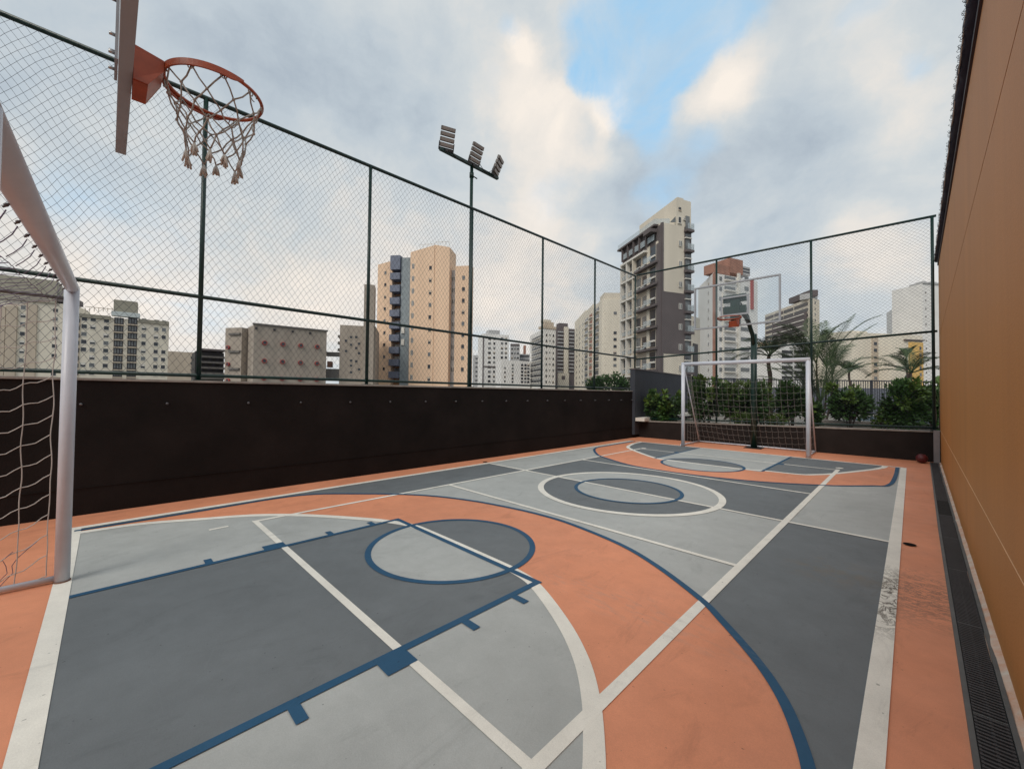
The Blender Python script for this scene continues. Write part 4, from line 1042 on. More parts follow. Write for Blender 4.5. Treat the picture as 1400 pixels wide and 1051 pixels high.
b = MB(); px_box(b, F, 697, 709.5, 470, 472.5, -4, .5); b.build('roof_slab', M_DKG, r); windows(r, F, [699.5, 703.5, 707.5], rows(477, 520, 8), 1.5, 1.3, 'dark', 703)
r, F = simple('distant_tower', 'beige and grey stepped block behind the low white block', (709, 310), (727, 310), 484, 716, M_GRYT); 
b = MB(); px_box(b, F, 715, 718.5, 472, 484.5, -4, -1); b.build('chimney', M_BRICK, r); bands(r, F, 710, 726, (487, 493, 499, 505), 2.0, M_GLS)
r, F = simple('distant_block', 'low white block with small dark windows below the distant towers', (685, 240), (725, 246), 493, 705, M_WHT); 
windows(r, F, [700.5], rows(499, 522, 6), 1.2, 1.2, 'dark'); windows(r, F, [713.5, 718, 722], rows(499, 522, 6), 1.5, 1.3, 'dark', 713.5); windows(r, F, [690], rows(503, 521, 4), 1.0, 1.1, 'dark', 690)
r = bld('distant_tower', 742, 225, 'tall white tower with slanting side balconies, tallest of the distant cluster')
Lp, Cp, Rp = pt(723.5, 252), pt(742.5, 222), pt(759, 226); FL, F = Face(Lp, Cp), Face(Cp, Rp)
corner_block(r, Lp, Cp, Rp, F.uz(742.6, 449)[1], M_WHT)
b = MB(); px_box(b, F, 742, 759.2, 446, 449.5, -5, .4); b.build('roof_slab', M_TAN, r); b = MB(); px_box(b, F, 745, 757, 440, 446, -4, -.5); b.build('rooftop_storey', M_TAN, r)
b = MB(); px_box(b, F, 745, 754, 436.5, 440.2, -5, -1); b.build('rooftop_box', M_CREAM, r)
windows(r, F, [746.5, 756], rows(458, 522, 9), 1.0, 1.3, 'dark', 747); windows(r, F, [751], rows(458, 522, 9), 1.0, .8, 'pair', 751)
for k, y in enumerate(rows(461, 521, 9)):
    b = MB(); zz_ = FL.uz(737, y)[1]; u0, u1 = FL.uz(726.5)[0], FL.uz(740)[0]; fbox(b, FL, u0, u1, zz_ - .7, zz_ + .9, -.05, .12); b.build('window_band', M_GLS, r)
    b = MB(); fbox(b, FL, u0, u1, zz_ - 1.1, zz_ - .72, -.05, 1.0); b.build('balcony', M_BEAM, r)
r, F = simple('distant_tower', 'dark brown distant tower with a pale central stripe and rounded sides', (761, 262), (785, 266), 449, 773, M_DKG)
b = MB(); px_box(b, F, 765, 776.5, 441.5, 449.5, -6, -1); b.build('rooftop_storey', M_DKG, r); b = MB(); px_box(b, F, 770, 776, 447, None, 0, .8); b.build('pale_stripe', M_CREAM, r)
for px, w in ((765.3, 7.4), (780.2, 6.4)):
    for y in rows(454, 508, 12): b = MB(); px_box(b, F, px - w / 2, px + w / 2, y - .7, y + .7, 0, .9); b.build('balcony', M_GRYT, r)
b = MB(); px_box(b, F, 762, 775, 510, None, .1, 3); b.build('podium_wing', M_CREAM, r)
b = MB(); px_box(b, F, 765, 769.5, 514, 519, 3, 3.1); b.build('podium_window', M_DKG, r)

# --- pale stepped block behind the main tower ---------------------------
r = bld('stepped_apartments', 820, 165, 'long pale stepped apartment block receding to the left of the tall taupe tower')
Lp, Cp, Rp = pt(785, 235), pt(822, 165), pt(853, 165); FL, F = Face(Lp, Cp), Face(Cp, Rp)
b = MB(); u1 = FL.len
steps = [(785, 800, 433), (800, 810, 422), (810, 822, 416)]
for a, c, ty in steps:
    b = MB(); ua, uc = FL.uz(a)[0], FL.uz(c)[0]; zt_ = FL.uz((a + c) / 2, ty)[1]; fbox(b, FL, max(ua, 0), uc, ZG, zt_, -14, 0); b.build('wall', M_CREAM2, r)
b = MB(); px_box(b, F, 822, 853, 409.5, None, -13, -.05); b.build('wall', M_CREAM2, r)
b = MB(); px_box(b, F, 826, 853, 399.5, 410, -9, -1); b.build('roof_storey', M_CREAM, r)
windows(r, F, [840.5], [428, 455, 464, 473.5, 482, 491, 499.5, 517.5], 1.3, 1.2, 'dark', 840, out=-.04); windows(r, F, [827], rows(428, 518, 10), .5, .6, 'dark', 827, out=-.04)
for px in (820, 818): pass
ys = rows(421, 519, 11)
for k, y in enumerate(ys):
    for (a, c, m_) in ((813.5, 818, M_GLS), (805.5, 809, M_BRICK), (799.5, 803, M_GLS)):
        z = FL.uz(820, y)[1]; 
        if z > FL.uz(a, {813.5: 418, 805.5: 425, 799.5: 434}[a])[1] - 1: continue
        b = MB(); u0, u1 = FL.uz(a)[0], FL.uz(c)[0]; fbox(b, FL, u0, u1, z - .8, z + .9, -.1, .15); b.build('window', m_, r)
        b = MB(); fbox(b, FL, u0 - .5, u1 + .5, z - 1.15, z - .85, -.1, .9); b.build('balcony', M_BEAM, r)
    for a in (788, 792, 796):
        z = FL.uz(820, y)[1]
        if z > FL.uz(a, 437)[1] - 1: continue
        u0 = FL.uz(a)[0]; put(winmesh(1.5, 1.2, 'dark'), 'window', r, FL.P(u0, z, .01), FL.rz)

# --- the tall cream and taupe tower --------------------------------------
r = bld('cream_and_taupe_tower', 900, 58, 'tall cream and dark taupe tower with a wedge-shaped roof, near the far left fence corner')
Lp, Cp, Rp = pt(849.5, 69.5), pt(904, 58), pt(944.5, 60); FL, F = Face(Lp, Cp), Face(Cp, Rp)
zr = F.uz(904, 303.5)[1]; H = zr
corner_block(r, Lp + FL.d * .2, Cp, Rp, zr, M_CREAM)
fh = (F.uz(936, 456)[1] - F.uz(936, 483)[1])                       # storey height from the side balconies
# stair and tank block with the sloping roof, set back behind the front corner
Bk = Lp + (Rp - Cp); q0 = F.at(924.5); q0.z = 0; q1 = Rp.copy()
dirb = (Lp - Cp); a_, b_ = q0, q1 - F.d * .02
zlo, zhi = zr + .3, F.uz(925, 270)[1]
b = MB(); back = dirb * .88
A = [a_ + Vector((0, 0, zr)), b_ + Vector((0, 0, zr)), b_ + back + Vector((0, 0, zr)), a_ + back + Vector((0, 0, zr))]
A = [p - F.n * .02 for p in A]
B_ = [A[0] + Vector((0, 0, zhi - zr)), A[1] + Vector((0, 0, F.uz(944, 276)[1] - zr)), A[2] + Vector((0, 0, F.uz(944, 276)[1] - zr)), A[3] + Vector((0, 0, zhi - zr))]
b.hexa(A, B_); b.build('rooftop_block', M_CREAM, r)
b = MB(); px_box(b, F, 925.6, 934, 270.2, 276.3, -.5, -.025); b.build('rooftop_step', M_CREAM, r)
b = MB(); px_box(b, F, 944.6, 946, 300, None, -8, -.8); b.build('edge_pier', M_CREAM2, r)
# taupe cladding on the front face
b = MB(); px_box(b, F, 904, 906, 304, None, -.3, .12); b.build('corner_pier', M_DKG, r)
b = MB(); px_box(b, F, 906.05, 935, 400, 483.5, -.3, .10); b.build('taupe_panel', M_DKG, r)
b = MB(); px_box(b, F, 935.05, 944.4, 311, None, -.3, .06); b.build('balcony_bay', M_DKG, r)
rowF = [316.7 + 0, 344.3, 372, 399.7, 427.5, 455.5, 483, 510.5]
for k, y in enumerate(rowF):
    b = MB(); px_box(b, F, 934.5, 944.8, y - 1.4, y + 1.6, -.3, .62); b.build('balcony_slab', M_DKG, r)
    b = MB(); u0, u1 = F.uz(936)[0], F.uz(944.6)[0]; z = F.uz(941, y - 1.6)[1]
    fbox(b, F, u0, u1, z + .01, z + .85, .56, .60); fbox(b, F, u1 - .04, u1, z + .01, z + .85, -.2, .56); b.build('glass_balustrade', M_RAILG, r)
    b = MB(); u0, u1 = F.uz(936.2)[0], F.uz(941.8)[0]; fbox(b, F, u0, u1, z + .0, z + 2.1, .05, .09); b.build('balcony_door', M_GLS2, r)
    b = MB(); fbox(b, F, F.uz(935)[0], F.uz(943.5)[0], z - 1.35, z - 1.2, .05, .35); b.build('window_sill', M_BEAM, r)
    b = MB(); fbox(b, F, u0, u1 + .3, z - 1.19, z - .52, .05, .09); b.build('transom_window', M_GLS2, r)
for y in (333.3, 361, 389, 419, 447, 474.5, 503): put(winmesh(.50, .75, 'pair'), 'window', r, F.at(929.5, y) + F.n * .11, F.rz)
for px, py, w in ((929.5, 285.5, .45), (929, 301, .45), (935, 299, .18)): put(winmesh(w, w if w < .4 else .42 if py < 290 else .85, 'plain' if py > 290 else 'dark'), 'window', r, F.at(px, py) + F.n * .01, F.rz)
b = MB(); t0, t1, t2 = F.at(916, 304), F.at(923.5, 304), F.at(923.5, 296)
o_ = F.n * .03; b.add([t0 + o_, t1 + o_, t2 + o_, t0 - o_ * 3, t1 - o_ * 3, t2 - o_ * 3], [(0, 1, 2), (5, 4, 3), (0, 3, 4, 1), (1, 4, 5, 2), (2, 5, 3, 0)]); b.build('stair_glazing', M_GLS2, r)
# roof terrace ledge and glass rail
b = MB(); b.bar(Lp + FL.n * .15 - FL.d * .5 + Vector((0, 0, zr - .08)), Cp - FL.d * .9 + FL.n * .15 + Vector((0, 0, zr - .08)), 1.1, .26); b.build('roof_ledge', M_DKG, r)
b = MB(); b.bar(Lp + FL.n * .60 - FL.d * .4 + Vector((0, 0, zr + .40)), Cp - FL.d * .9 + FL.n * .60 + Vector((0, 0, zr + .40)), .05, .75)
b.bar(Cp - FL.d * .9 + FL.n * .60 + Vector((0, 0, zr + .40)), Vector((F.at(915).x, F.at(915).y, zr + .40)), .05, .75)
b.build('glass_balustrade', M_RAILG, r)
# left facade: framed double-storey bays
def zL(px, py): return FL.uz(px, py)[1]
ztopslab = zL(853, 363.5); dzs = zL(853, 389) - zL(853, 414)
b = MB(); fbox(b, FL, FL.uz(851)[0], FL.uz(904)[0] - .01, zL(853, 364), zr - .25, 0, .06); b.build('dark_top_storeys', M_DKG, r)
b = MB(); fbox(b, FL, FL.uz(851)[0], FL.uz(871.5)[0], ZG, ztopslab - .1, 0, .05); b.build('bay_wall', M_TAN, r)
b = MB(); fbox(b, FL, FL.uz(871.5)[0], FL.uz(898)[0], ZG, ztopslab - .1, 0, .05); b.build('bay_wall', M_TAN, r)
b = MB(); fbox(b, FL, FL.uz(900.5)[0], FL.len - .01, ZG, zL(853, 364) - .02, 0, .5); b.build('corner_pier', M_DKG, r)
cols = [(853.5, 859.3), (861.5, 867.3), (870, 875.8), (878.3, 884)]
for k in range(7):
    zs_ = ztopslab - k * dzs
    if k == 0 or True:
        b = MB(); fbox(b, FL, FL.uz(852.2)[0], FL.uz(886 if k == 0 else (871 if k < 9 else 0))[0], zs_ - .28, zs_ + .02, -.2, .75); b.build('frame_slab', M_BEAM, r)
        if k: b = MB(); fbox(b, FL, FL.uz(872)[0], FL.uz(903)[0], zs_ + .30, zs_ + .62, -.2, .85); b.build('balcony_slab', M_DKG, r)
    for (a, c) in cols:
        u0, u1 = FL.uz(a)[0], FL.uz(c)[0]
        b = MB(); fbox(b, FL, u0, u1, zs_ - dzs + .45, zs_ - .5, .052, .10); fr = b.build('window', M_GLS2 if (k + int(a)) % 3 else M_GLS, r)
        b = MB(); fbox(b, FL, u0, u1, zs_ - dzs * .62, zs_ - dzs * .58, .10, .22); b.build('window_rail', M_BEAM, fr)
        b = MB(); fbox(b, FL, u0, u1, zs_ - dzs + .35, zs_ - dzs + 1.0, .45, .5); b.build('glass_balustrade', M_RAILG, fr)
    for a in (852.6, 860.4, 869): 
        b = MB(); fbox(b, FL, FL.uz(a - .55)[0], FL.uz(a + .55)[0], zs_ - dzs + .03, zs_ - .29, -.1, .70); b.build('frame_mullion', M_BEAM if a < 865 else M_CREAM, r)
    u0, u1 = FL.uz(889.2)[0], FL.uz(896.8)[0]
    b = MB(); fbox(b, FL, u0, u1, zs_ - dzs + .9, zs_ + .1, .05, .12); fr = b.build('window', M_GLS, r)
    b = MB(); fbox(b, FL, u0, u1, zs_ - dzs * .50, zs_ - dzs * .42, .12, .3); b.build('window_rail', M_BEAM, fr)
    b = MB(); fbox(b, FL, u0 - .3, u1 + .2, zs_ - dzs + .78, zs_ - dzs + 1.55, 1.02, 1.07); b.build('glass_balustrade', M_RAILG, fr)
    b = MB(); fbox(b, FL, FL.uz(846.5)[0], FL.uz(851.2)[0], zs_ - .9, zs_ - .45, -1.4, -.2); b.build('side_balcony', M_DKG, r)
    b = MB(); fbox(b, FL, FL.uz(847)[0], FL.uz(850.5)[0], zs_ - .44, zs_ + .4, -1.4, -.3); b.build('side_balcony_rail', M_GRATE, r)
for a, c in ((884.8, 888.6), (897.2, 900)):
    b = MB(); fbox(b, FL, FL.uz(a)[0], FL.uz(c)[0], ZG, ztopslab + .5, -.1, .16); b.build('cream_pier', M_CREAM, r)
for k, (a, c) in enumerate([(854.3, 859), (862, 866.8), (870, 875.5), (878, 884), (887.8, 897)]):
    za, zb_ = ztopslab + .8, zr - 1.5
    b = MB(); fbox(b, FL, FL.uz(a)[0], FL.uz(c)[0], za, zb_, .062, .10); b.build('dark_opening', M_DKW, r)
    b = MB(); fbox(b, FL, FL.uz(a)[0], FL.uz(c)[0], za + .0, za + .9, .4, .45); b.build('glass_balustrade', M_RAILG, r)
    b = MB(); fbox(b, FL, FL.uz(a - 1.5)[0], FL.uz(a - .7)[0], za - .3, zr - .3, .06, .6); b.build('fin', M_DKG, r)
b = MB(); fbox(b, FL, FL.uz(888)[0], FL.uz(898.5)[0], ztopslab + 1.9, ztopslab + 2.4, -.1, 1.2); b.build('balcony_slab', M_DKG, r)

# --- white tower behind the far hoop -------------------------------------
r = bld('white_tower', 1000, 140, 'white tower with a red brick rooftop, straight behind the far basketball board')
Lp, Cp, Rp = pt(954.5, 158), pt(975, 138), pt(1036, 148); FL, F = Face(Lp, Cp), Face(Cp, Rp)
corner_block(r, Lp, Cp, Rp, F.uz(976, 373)[1], M_WHT)
b = MB(); px_box(b, F, 974.5, 978, 374, None, -.1, .5); b.build('brown_stripe', M_BRICK, r)
b = MB(); px_box(b, F, 979, 1001, 361, 373.5, -5, -.8); b.build('brick_storey', M_BRICK, r); b = MB(); px_box(b, F, 1000, 1018, 353.5, 373.5, -6, -.6)
b.build('brick_storey', M_BRICK, r); b = MB(); px_box(b, F, 1018.2, 1030, 363.5, 375, -5, -1.2); b.build('grey_storey', M_GRYT, r); bands(r, F, 1020, 1029, (367, 371), 1.6, M_GLS, o=-1.2, o2=-1.1)
windows(r, FL, [968.5], rows(389, 517, 12), 1.3, 1.1, 'dark', 968.5)
ysW = rows(381, 519, 11)
for (a, c) in ((983.5, 986.5), (990.5, 1005), (1018, 1023)):
    for k, y in enumerate(ysW):
        if a > 1010 and k > 4: continue
        b = MB(); px_box(b, F, a, c, y - 2.6, y + 2.4, .0, .2); fr = b.build('window', M_GLS2, r)
        if c - a > 6: b = MB(); px_box(b, F, a - .5, c + .5, y + 2.6, y + 4.4, .0, 1.0); b.build('balcony', M_BEAM, r)
for k, y in enumerate(ysW[5:]): b = MB(); px_box(b, F, 1012, 1024, y - 2.4, y + 2.2, .0, .2); b.build('window', M_GLS2, r)
b = MB(); px_box(b, F, 1026, 1029, 383, 423, 0, .5); b.build('red_stripe', M_RED, r)
b = MB(); px_box(b, F, 1007.5, 1010.5, 374, None, 0, .6); b.build('white_rib', M_BEAM, r); b = MB(); px_box(b, F, 986.8, 988.6, 400, None, 0, .5); b.build('white_rib', M_BEAM, r)
r, F = simple('cream_side_block', 'narrow cream block glimpsed between the taupe tower and the white tower', (944, 95), (957, 99), 433, 950, M_CREAM, 6)
b = MB(); px_box(b, F, 947, 953, 470, None, 0, .2); b.build('dark_recess', M_DKW, r); windows(r, F, [948.5], (441, 455), .7, .6, 'dark')
r, F = simple('pinkish_block', 'low pinkish block behind the palm right of the far basketball pole', (1028, 190), (1068.5, 192), 468, 1050, M_PEACH, 8)
windows(r, F, [1036, 1043, 1050, 1060], rows(478, 518, 7), 1.6, 1.2, 'dark', 1036, skip=.1)

# --- dark banded building -------------------------------------------------
r = bld('banded_building', 1085, 200, 'wide building with dark window bands and a dark rooftop box behind the palms')
Lp, Cp, Rp = pt(1046, 238), pt(1109, 195), pt(1121, 199); FL, F = Face(Lp, Cp), Face(Cp, Rp)
zt = FL.uz(1109, 407)[1]; corner_block(r, Lp, Cp, Rp, zt, M_CREAM)
b = MB(); px_box(b, FL, 1078, 1107, 402, 410, -4, -.3); b.build('rooftop_box', M_DKG, r); b = MB(); px_box(b, F, 1109.5, 1120, 401.5, 409, -5, -.5); b.build('rooftop_box', M_GRYT, r)
for k in range(14):
    y = 414.5 + k * 7.9; z = FL.uz(1106, y)[1]
    for a, c in ((1047, 1058), (1059, 1071), (1072, 1085), (1086.5, 1105)):
        b = MB(); fbox(b, FL, FL.uz(a)[0], FL.uz(c)[0], z - .8, z + .75, 0, .15); b.build('window_band', M_GLS if (k + a) % 3 else M_DKG, r)
windows(r, F, [1115], rows(414, 518, 14), 1.0, 1.3, 'dark', 1115)
for k, (a, c) in enumerate(((1048, 1070), (1060, 1100))):
    pass
b = MB(); px_box(b, FL, 1058, 1104, 433, 462, .1, .8); b.build('brown_panel', M_DKG, r)
for k in range(4):
    b = MB(); z = FL.uz(1080, 436 + k * 7.6)[1]; fbox(b, FL, FL.uz(1060)[0], FL.uz(1102)[0], z - .25, z + .25, .8, 1.1); b.build('balcony', M_BEAM, r)
r, F = simple('white_louvred_block', 'white block with black louvre bands behind the goal right post', (1068, 120), (1106, 124), 474, 1088, M_WHT, 8)
for y in rows(481, 516, 6):
    for a, c in ((1069, 1083), (1086, 1101)): b = MB(); px_box(b, F, a, c, y - 1.9, y + 1.6, .0, .2); b.build('louvre_band', M_DKW, r)

# --- right-hand buildings -------------------------------------------------
r, F = simple('pale_block', 'pale blue-white low block behind the big palm clump', (1106, 170), (1152, 175), 462, 1130, M_WHT, 10)
for y in rows(498, 520, 4): b = MB(); px_box(b, F, 1150 - 0, 1157, y - 1.8, y + 1.8, -.2, .2); b.build('window', M_GLS, r)
r, F = simple('cream_block', 'broad cream windowless block with a brown recess, right of the palm clump', (1150, 160), (1262, 168), 456, 1205, M_CREAM2, 14)
b = MB(); px_box(b, F, 1192, 1200, 462, None, 0, .4); b.build('brown_recess', M_TAN, r)
windows(r, F, [1196], [470, 479, 488, 498, 507.5, 517], 1.6, 1.3, 'dark', 1196, out=.4); windows(r, F, [1239, 1246], [502.5, 514.5], 1.1, 1.1, 'plain', 1239)
b = MB(); px_box(b, F, 1168, 1190, 452, 456.5, -6, -1); b.build('roof_step', M_CREAM2, r)
b = MB(); px_box(b, F, 1236, 1262, 464.5, 466, -3, .8); b.build('roof_awning', M_DKG, r)
r, F = simple('yellow_block', 'yellow block edge with small windows beside the tall grey tower', (1247, 150), (1263, 152), 468, 1255, M_YEL, 1)
windows(r, F, [1259], rows(476, 512, 5), 1.1, 1.2, 'dark', 1259)
r = bld('grey_slab_tower', 1240, 230, 'distant grey tower with a blank white left side and rows of windows')
Lp, Cp, Rp = pt(1213, 255), pt(1231, 232), pt(1264, 240); FL, F = Face(Lp, Cp), Face(Cp, Rp)
corner_block(r, Lp, Cp, Rp, F.uz(1232, 417)[1], M_WHT); b = MB(); px_box(b, F, 1231, 1263, 414, None, -.2, .5); b.build('grey_front', M_GRYT, r)
b = MB(); px_box(b, F, 1238, 1263, 411, 414.5, -4, -.5); b.build('rooftop_box', M_DKG, r); 
for y in rows(419, 463, 9):
    for a, c in ((1238, 1245), (1247, 1254), (1256, 1262)): b = MB(); px_box(b, F, a, c, y - 1.3, y + 1.3, .5, .62); b.build('window_band', M_GLS, r)
r, F = simple('tall_grey_tower', 'tall blank grey-white tower against the edge of the orange wall', (1262.5, 170), (1300, 172), 388.5, 1275, M_WHT, 12)
b = MB(); px_box(b, F, 1262.5, 1300, 387, 389, -5, .4); b.build('roof_slab', M_GRYT, r)
b = MB(); px_box(b, F, 1268, 1271, 383.5, 387.5, -4, -1); px_box(b, F, 1277, 1286, 384.5, 387.5, -4, -1); b.build('rooftop_box', M_GRYT, r)
windows(r, F, [1267], rows(400, 520, 12), .5, .6, 'dark', 1267)

# ================================================================== TERRACE BEHIND THE LOW WALL
ZT = .48 * U * 0 + (1 - .70) * U
g = MB(); g.flat(u2([(-4.9, 8.99), (4.5, 9.3), (20, 26), (-1, 26), (-6, 12)]), ZT)
for_ = tag(g.build('terrace_paving', M_DECK), kind='structure')
g = MB(); g.flat(u2([(-4.5, 9.0), (.33, 9.2), (.5, 10.6), (-4.9, 10.4)]), ZT + .05)
tag(g.build('garden_soil', M_SOIL), kind='structure')
g = MB(); g.prism(u2([(-6, 9.02), (-4.5, 9.02), (.4, 9.3), (9, 9.4), (9, 24), (-6, 24)]), -9.98, ZT - .05); tag(g.build('terrace_base', M_PODIUM), kind='structure')
pool = MB(); zp = (1 - .56) * U
pool.flat(u2([(-1.35, 11.7), (1.4, 11.9), (4.0, 17), (-.6, 17)]), zp); pw_ = tag(pool.build('pool_water', M_WATER), kind='structure')
for nm, q in (('pool_edge', [(-1.5, 11.45), (1.5, 11.65), (1.5, 11.9), (-1.5, 11.7)]), ('pool_edge', [(-.7, 17.0), (4.2, 17.0), (4.2, 17.4), (-.7, 17.4)])):
    b = MB(); b.prism(u2(q), ZT - .2, zp + .04); b.build(nm, M_COPE if q[0][1] < 12 else M_WHT, pw_)

# charcoal screen wall and barred railing
sw = thing('charcoal_screen_wall', tuple(pt(905, 14)[:2]) + (ZT,), 'plain charcoal screen wall behind the shrubs at the left end of the planter', 'wall')
A, B = pt(868, 12.3), pt(958, 18.3); zt = (1 + .575) * U
b = MB(); Fw = Face(A, B); fbox(b, Fw, 0, Fw.len, ZT - .3, zt, -.15, 0); b.build('wall_body', M_CHAR, sw)
b = MB(); fbox(b, Fw, -.02, Fw.len + .02, zt, zt + .03, -.17, .02); b.build('wall_cap', M_DKG, sw)
b = MB(); fbox(b, Fw, 0, Fw.len, ZT + .12, ZT + .22, .02, .30); b.build('white_kerb', M_BEAM, sw)
rl = thing('terrace_railing', tuple(pt(1120, 18.3)[:2]) + (ZT,), 'grey railing of thin upright bars along the back of the terrace', 'railing')
A, B = pt(956, 18.2), pt(1330, 18.6); Fr = Face(A, B)
for z0, z1 in ((zt - .05, zt), (ZT + .15, ZT + .20)): b = MB(); fbox(b, Fr, 0, Fr.len, z0, z1, -.02, .02); b.build('rail', M_CHAR, rl)
b = MB(); n_ = int(Fr.len / .11)
for k in range(n_): u = k * .11 + .03; fbox(b, Fr, u, u + .022, ZT + .2, zt - .05, -.01, .01)
tag(b.build('bars', M_CHAR, rl), kind='stuff')
for k in range(9): u = Fr.len * k / 8; b = MB(); fbox(b, Fr, u - .03, u + .03, ZT - .02, zt + .02, -.03, .03); b.build('post', M_CHAR, rl)
bw = thing('grey_back_wall', tuple(pt(1150, 24)[:2]) + (ZG,), 'dull blue-grey wall seen through the railing bars', 'wall'); Fb_ = Face(pt(1035, 23), pt(1330, 23.5)); b = MB(); fbox(b, Fb_, 0, Fb_.len, ZG, (1 + .38) * U, -.2, 0); b.build('wall_body', mat('dull_blue_grey_wall', (.13, .14, .17), .85, .12, 1), bw)

# ================================================================== PLANTS
def leafcloud(b, c, rad, n, size, rnd, lumps=6, mi=0):
    c = Vector(c); cs = []
    for _ in range(lumps):
        d = Vector((rnd.gauss(0, 1), rnd.gauss(0, 1), rnd.gauss(0, .8))).normalized() * rnd.uniform(.35, .75)
        cs.append((Vector((d.x * rad[0], d.y * rad[1], d.z * rad[2])), rnd.uniform(.35, .62)))
    for i in range(n):
        o, k = rnd.choice(cs); d = Vector((rnd.gauss(0, 1), rnd.gauss(0, 1), rnd.gauss(0, 1))).normalized() * rnd.random() ** .4
        p = c + o + Vector((d.x * rad[0] * k, d.y * rad[1] * k, d.z * rad[2] * k))
        out = (p - c).normalized() + Vector((rnd.gauss(0, .5), rnd.gauss(0, .5), rnd.gauss(.4, .5))); out.normalize()
        sd_ = out.cross(Vector((rnd.gauss(0, 1), rnd.gauss(0, 1), rnd.gauss(0, 1)))).normalized(); s = size * rnd.uniform(.6, 1.3)
        tip = p + out * s; w = sd_ * s * .30; up = sd_.cross(out) * s * .08
        b.add([p, p + out * s * .45 + w + up, tip, p + out * s * .45 - w + up], [(0, 1, 2, 3)], mi)
def shrub(px, depth, top, w, label, seed, m_=M_LF1, size=.115, group='shrubs in the planter behind the far goal', name='shrub', n=900, stems=5):
    n = int(n * 1.9); w *= 1.10; rnd = random.Random(seed); p = pt(px, depth); zt_ = sight(px, top, depth).z; h = zt_ - ZT
    r_ = thing(name, (p.x, p.y, ZT), label, 'shrub', group)
    b = MB(); leafcloud(b, (p.x, p.y, ZT + h * .54), (w, w * .8, h * .50), n, size, rnd, 12)
    o = b.build('foliage', m_, r_); tag(o, kind='stuff')
    b = MB()
    for q_ in range(5):      # paler young shoots sticking out of the outline
        a = rnd.uniform(0, 6.28); c_ = Vector((p.x + math.cos(a) * w * rnd.uniform(.3, .9), p.y + math.sin(a) * w * .7, ZT + h * rnd.uniform(.55, 1.0))); leafcloud(b, c_, (w * .28, w * .28, h * .16), int(n * .035), size * 1.1, rnd, 3)
    tag(b.build('young_shoots', M_LF2, r_), kind='stuff')
    b = MB()
    for k in range(stems):
        a = rnd.uniform(0, 6.28); t = Vector((p.x + math.cos(a) * w * .5, p.y + math.sin(a) * w * .5, ZT + h * rnd.uniform(.5, .8)))
        b.tube([(p.x + math.cos(a) * .04, p.y + math.sin(a) * .04, ZT), ((p.x + t.x) / 2 + rnd.uniform(-.04, .04), (p.y + t.y) / 2, (ZT + t.z) / 2), t], .014, 5, radii=[.018, .013, .006])
    tag(b.build('stems', M_BARK, r_), kind='stuff')
shrub(892, 12.7, 537, .30, 'small dark shrub at the far left end of the planter, against the charcoal wall', 1, n=700)
shrub(912, 12.4, 534, .42, 'rounded mid-green shrub left of the far goal post', 2, M_LF1, n=900)
shrub(966, 12.0, 516, .50, 'tall leafy shrub just inside the left goal post', 3, n=1400)
shrub(1006, 12.2, 528, .42, 'shrub between the left goal post and the green pole', 4, M_LF2, n=900)
shrub(1024, 11.8, 524, .42, 'dense shrub directly behind the far green pole', 5, n=1100)
shrub(1042, 12.2, 526, .30, 'low shrub to the right of the green pole beneath the first palm', 12, M_LF2, n=700)
shrub(1082, 11.6, 521, .40, 'dark shrub just inside the right goal post', 6, n=1200)
shrub(1113, 11.4, 547, .22, 'low dark shrub just outside the right goal post', 7, n=600)
shrub(1160, 11.0, 527, .44, 'broad shrub beside the base of the palm clump', 8, n=1300)
shrub(1236, 10.6, 521, .42, 'dark bushy shrub in front of the pool beneath the right palm', 10, n=1200)
shrub(1276, 10.4, 528, .26, 'shrub squeezed against the orange wall', 11, n=700)
shrub(1016, 11.6, 563, .30, 'low yellow-green plant at the foot of the fence behind the goal net', 13, M_LF2, n=400, size=.07, name='low_plant', group='low plants at the fence foot')
shrub(1060, 11.6, 566, .26, 'low bright plant at the fence foot left of the right goal post', 14, M_LF2, n=400, size=.07, name='low_plant', group='low plants at the fence foot')
shrub(1206, 10.8, 560, .18, 'thin low plant at the pool edge', 15, M_LF2, n=160, size=.10, name='low_plant', group='low plants at the fence foot')
# big lobed leaves of a papaya-like plant by the orange wall
r_ = thing('broad_leaf_plant', tuple(pt(1283, 9.8)[:2]) + (ZT,), 'plant with large bright lobed leaves poking out beside the orange wall', 'plant')
rnd = random.Random(8)
b = MB(); q = pt(1285, 9.8); b.tube([(q.x, q.y, ZT), (q.x, q.y, 1.5)], .02, 8); b.build('stem', M_BARK, r_)
for k, (px, py) in enumerate(((1262, 531), (1272, 522), (1281, 517), (1268, 541), (1284, 530), (1259, 545))):
    c = sight(px, py, 9.6 + .1 * k); b = MB(); n_ = 9; vs = [c]; ax = Vector((rnd.uniform(-1, 1), rnd.uniform(-1, 1), rnd.uniform(-.2, .4))).normalized(); ay = ax.cross(Vector((rnd.uniform(-.3, .3), rnd.uniform(-.3, .3), 1))).normalized()
    for i in range(n_ * 2):
        a = 2 * PI * i / (n_ * 2); rr_ = (.20 if i % 2 == 0 else .09) * (1 if i < n_ * 2 - 2 else .5); vs.append(c + ax * rr_ * math.cos(a) + ay * rr_ * math.sin(a) - Vector((0, 0, .05 if i % 2 == 0 else 0)))
    b.add(vs, [(0, 1 + i, 1 + (i + 1) % (n_ * 2)) for i in range(n_ * 2)]); b.build('leaf', M_LF2, r_)
    b = MB(); b.tube([(q.x, q.y, 1.1), (Vector((q.x, q.y, 1.4)) + c) / 2, c], .006, 5); b.build('leaf_stalk', M_PALM2, r_)

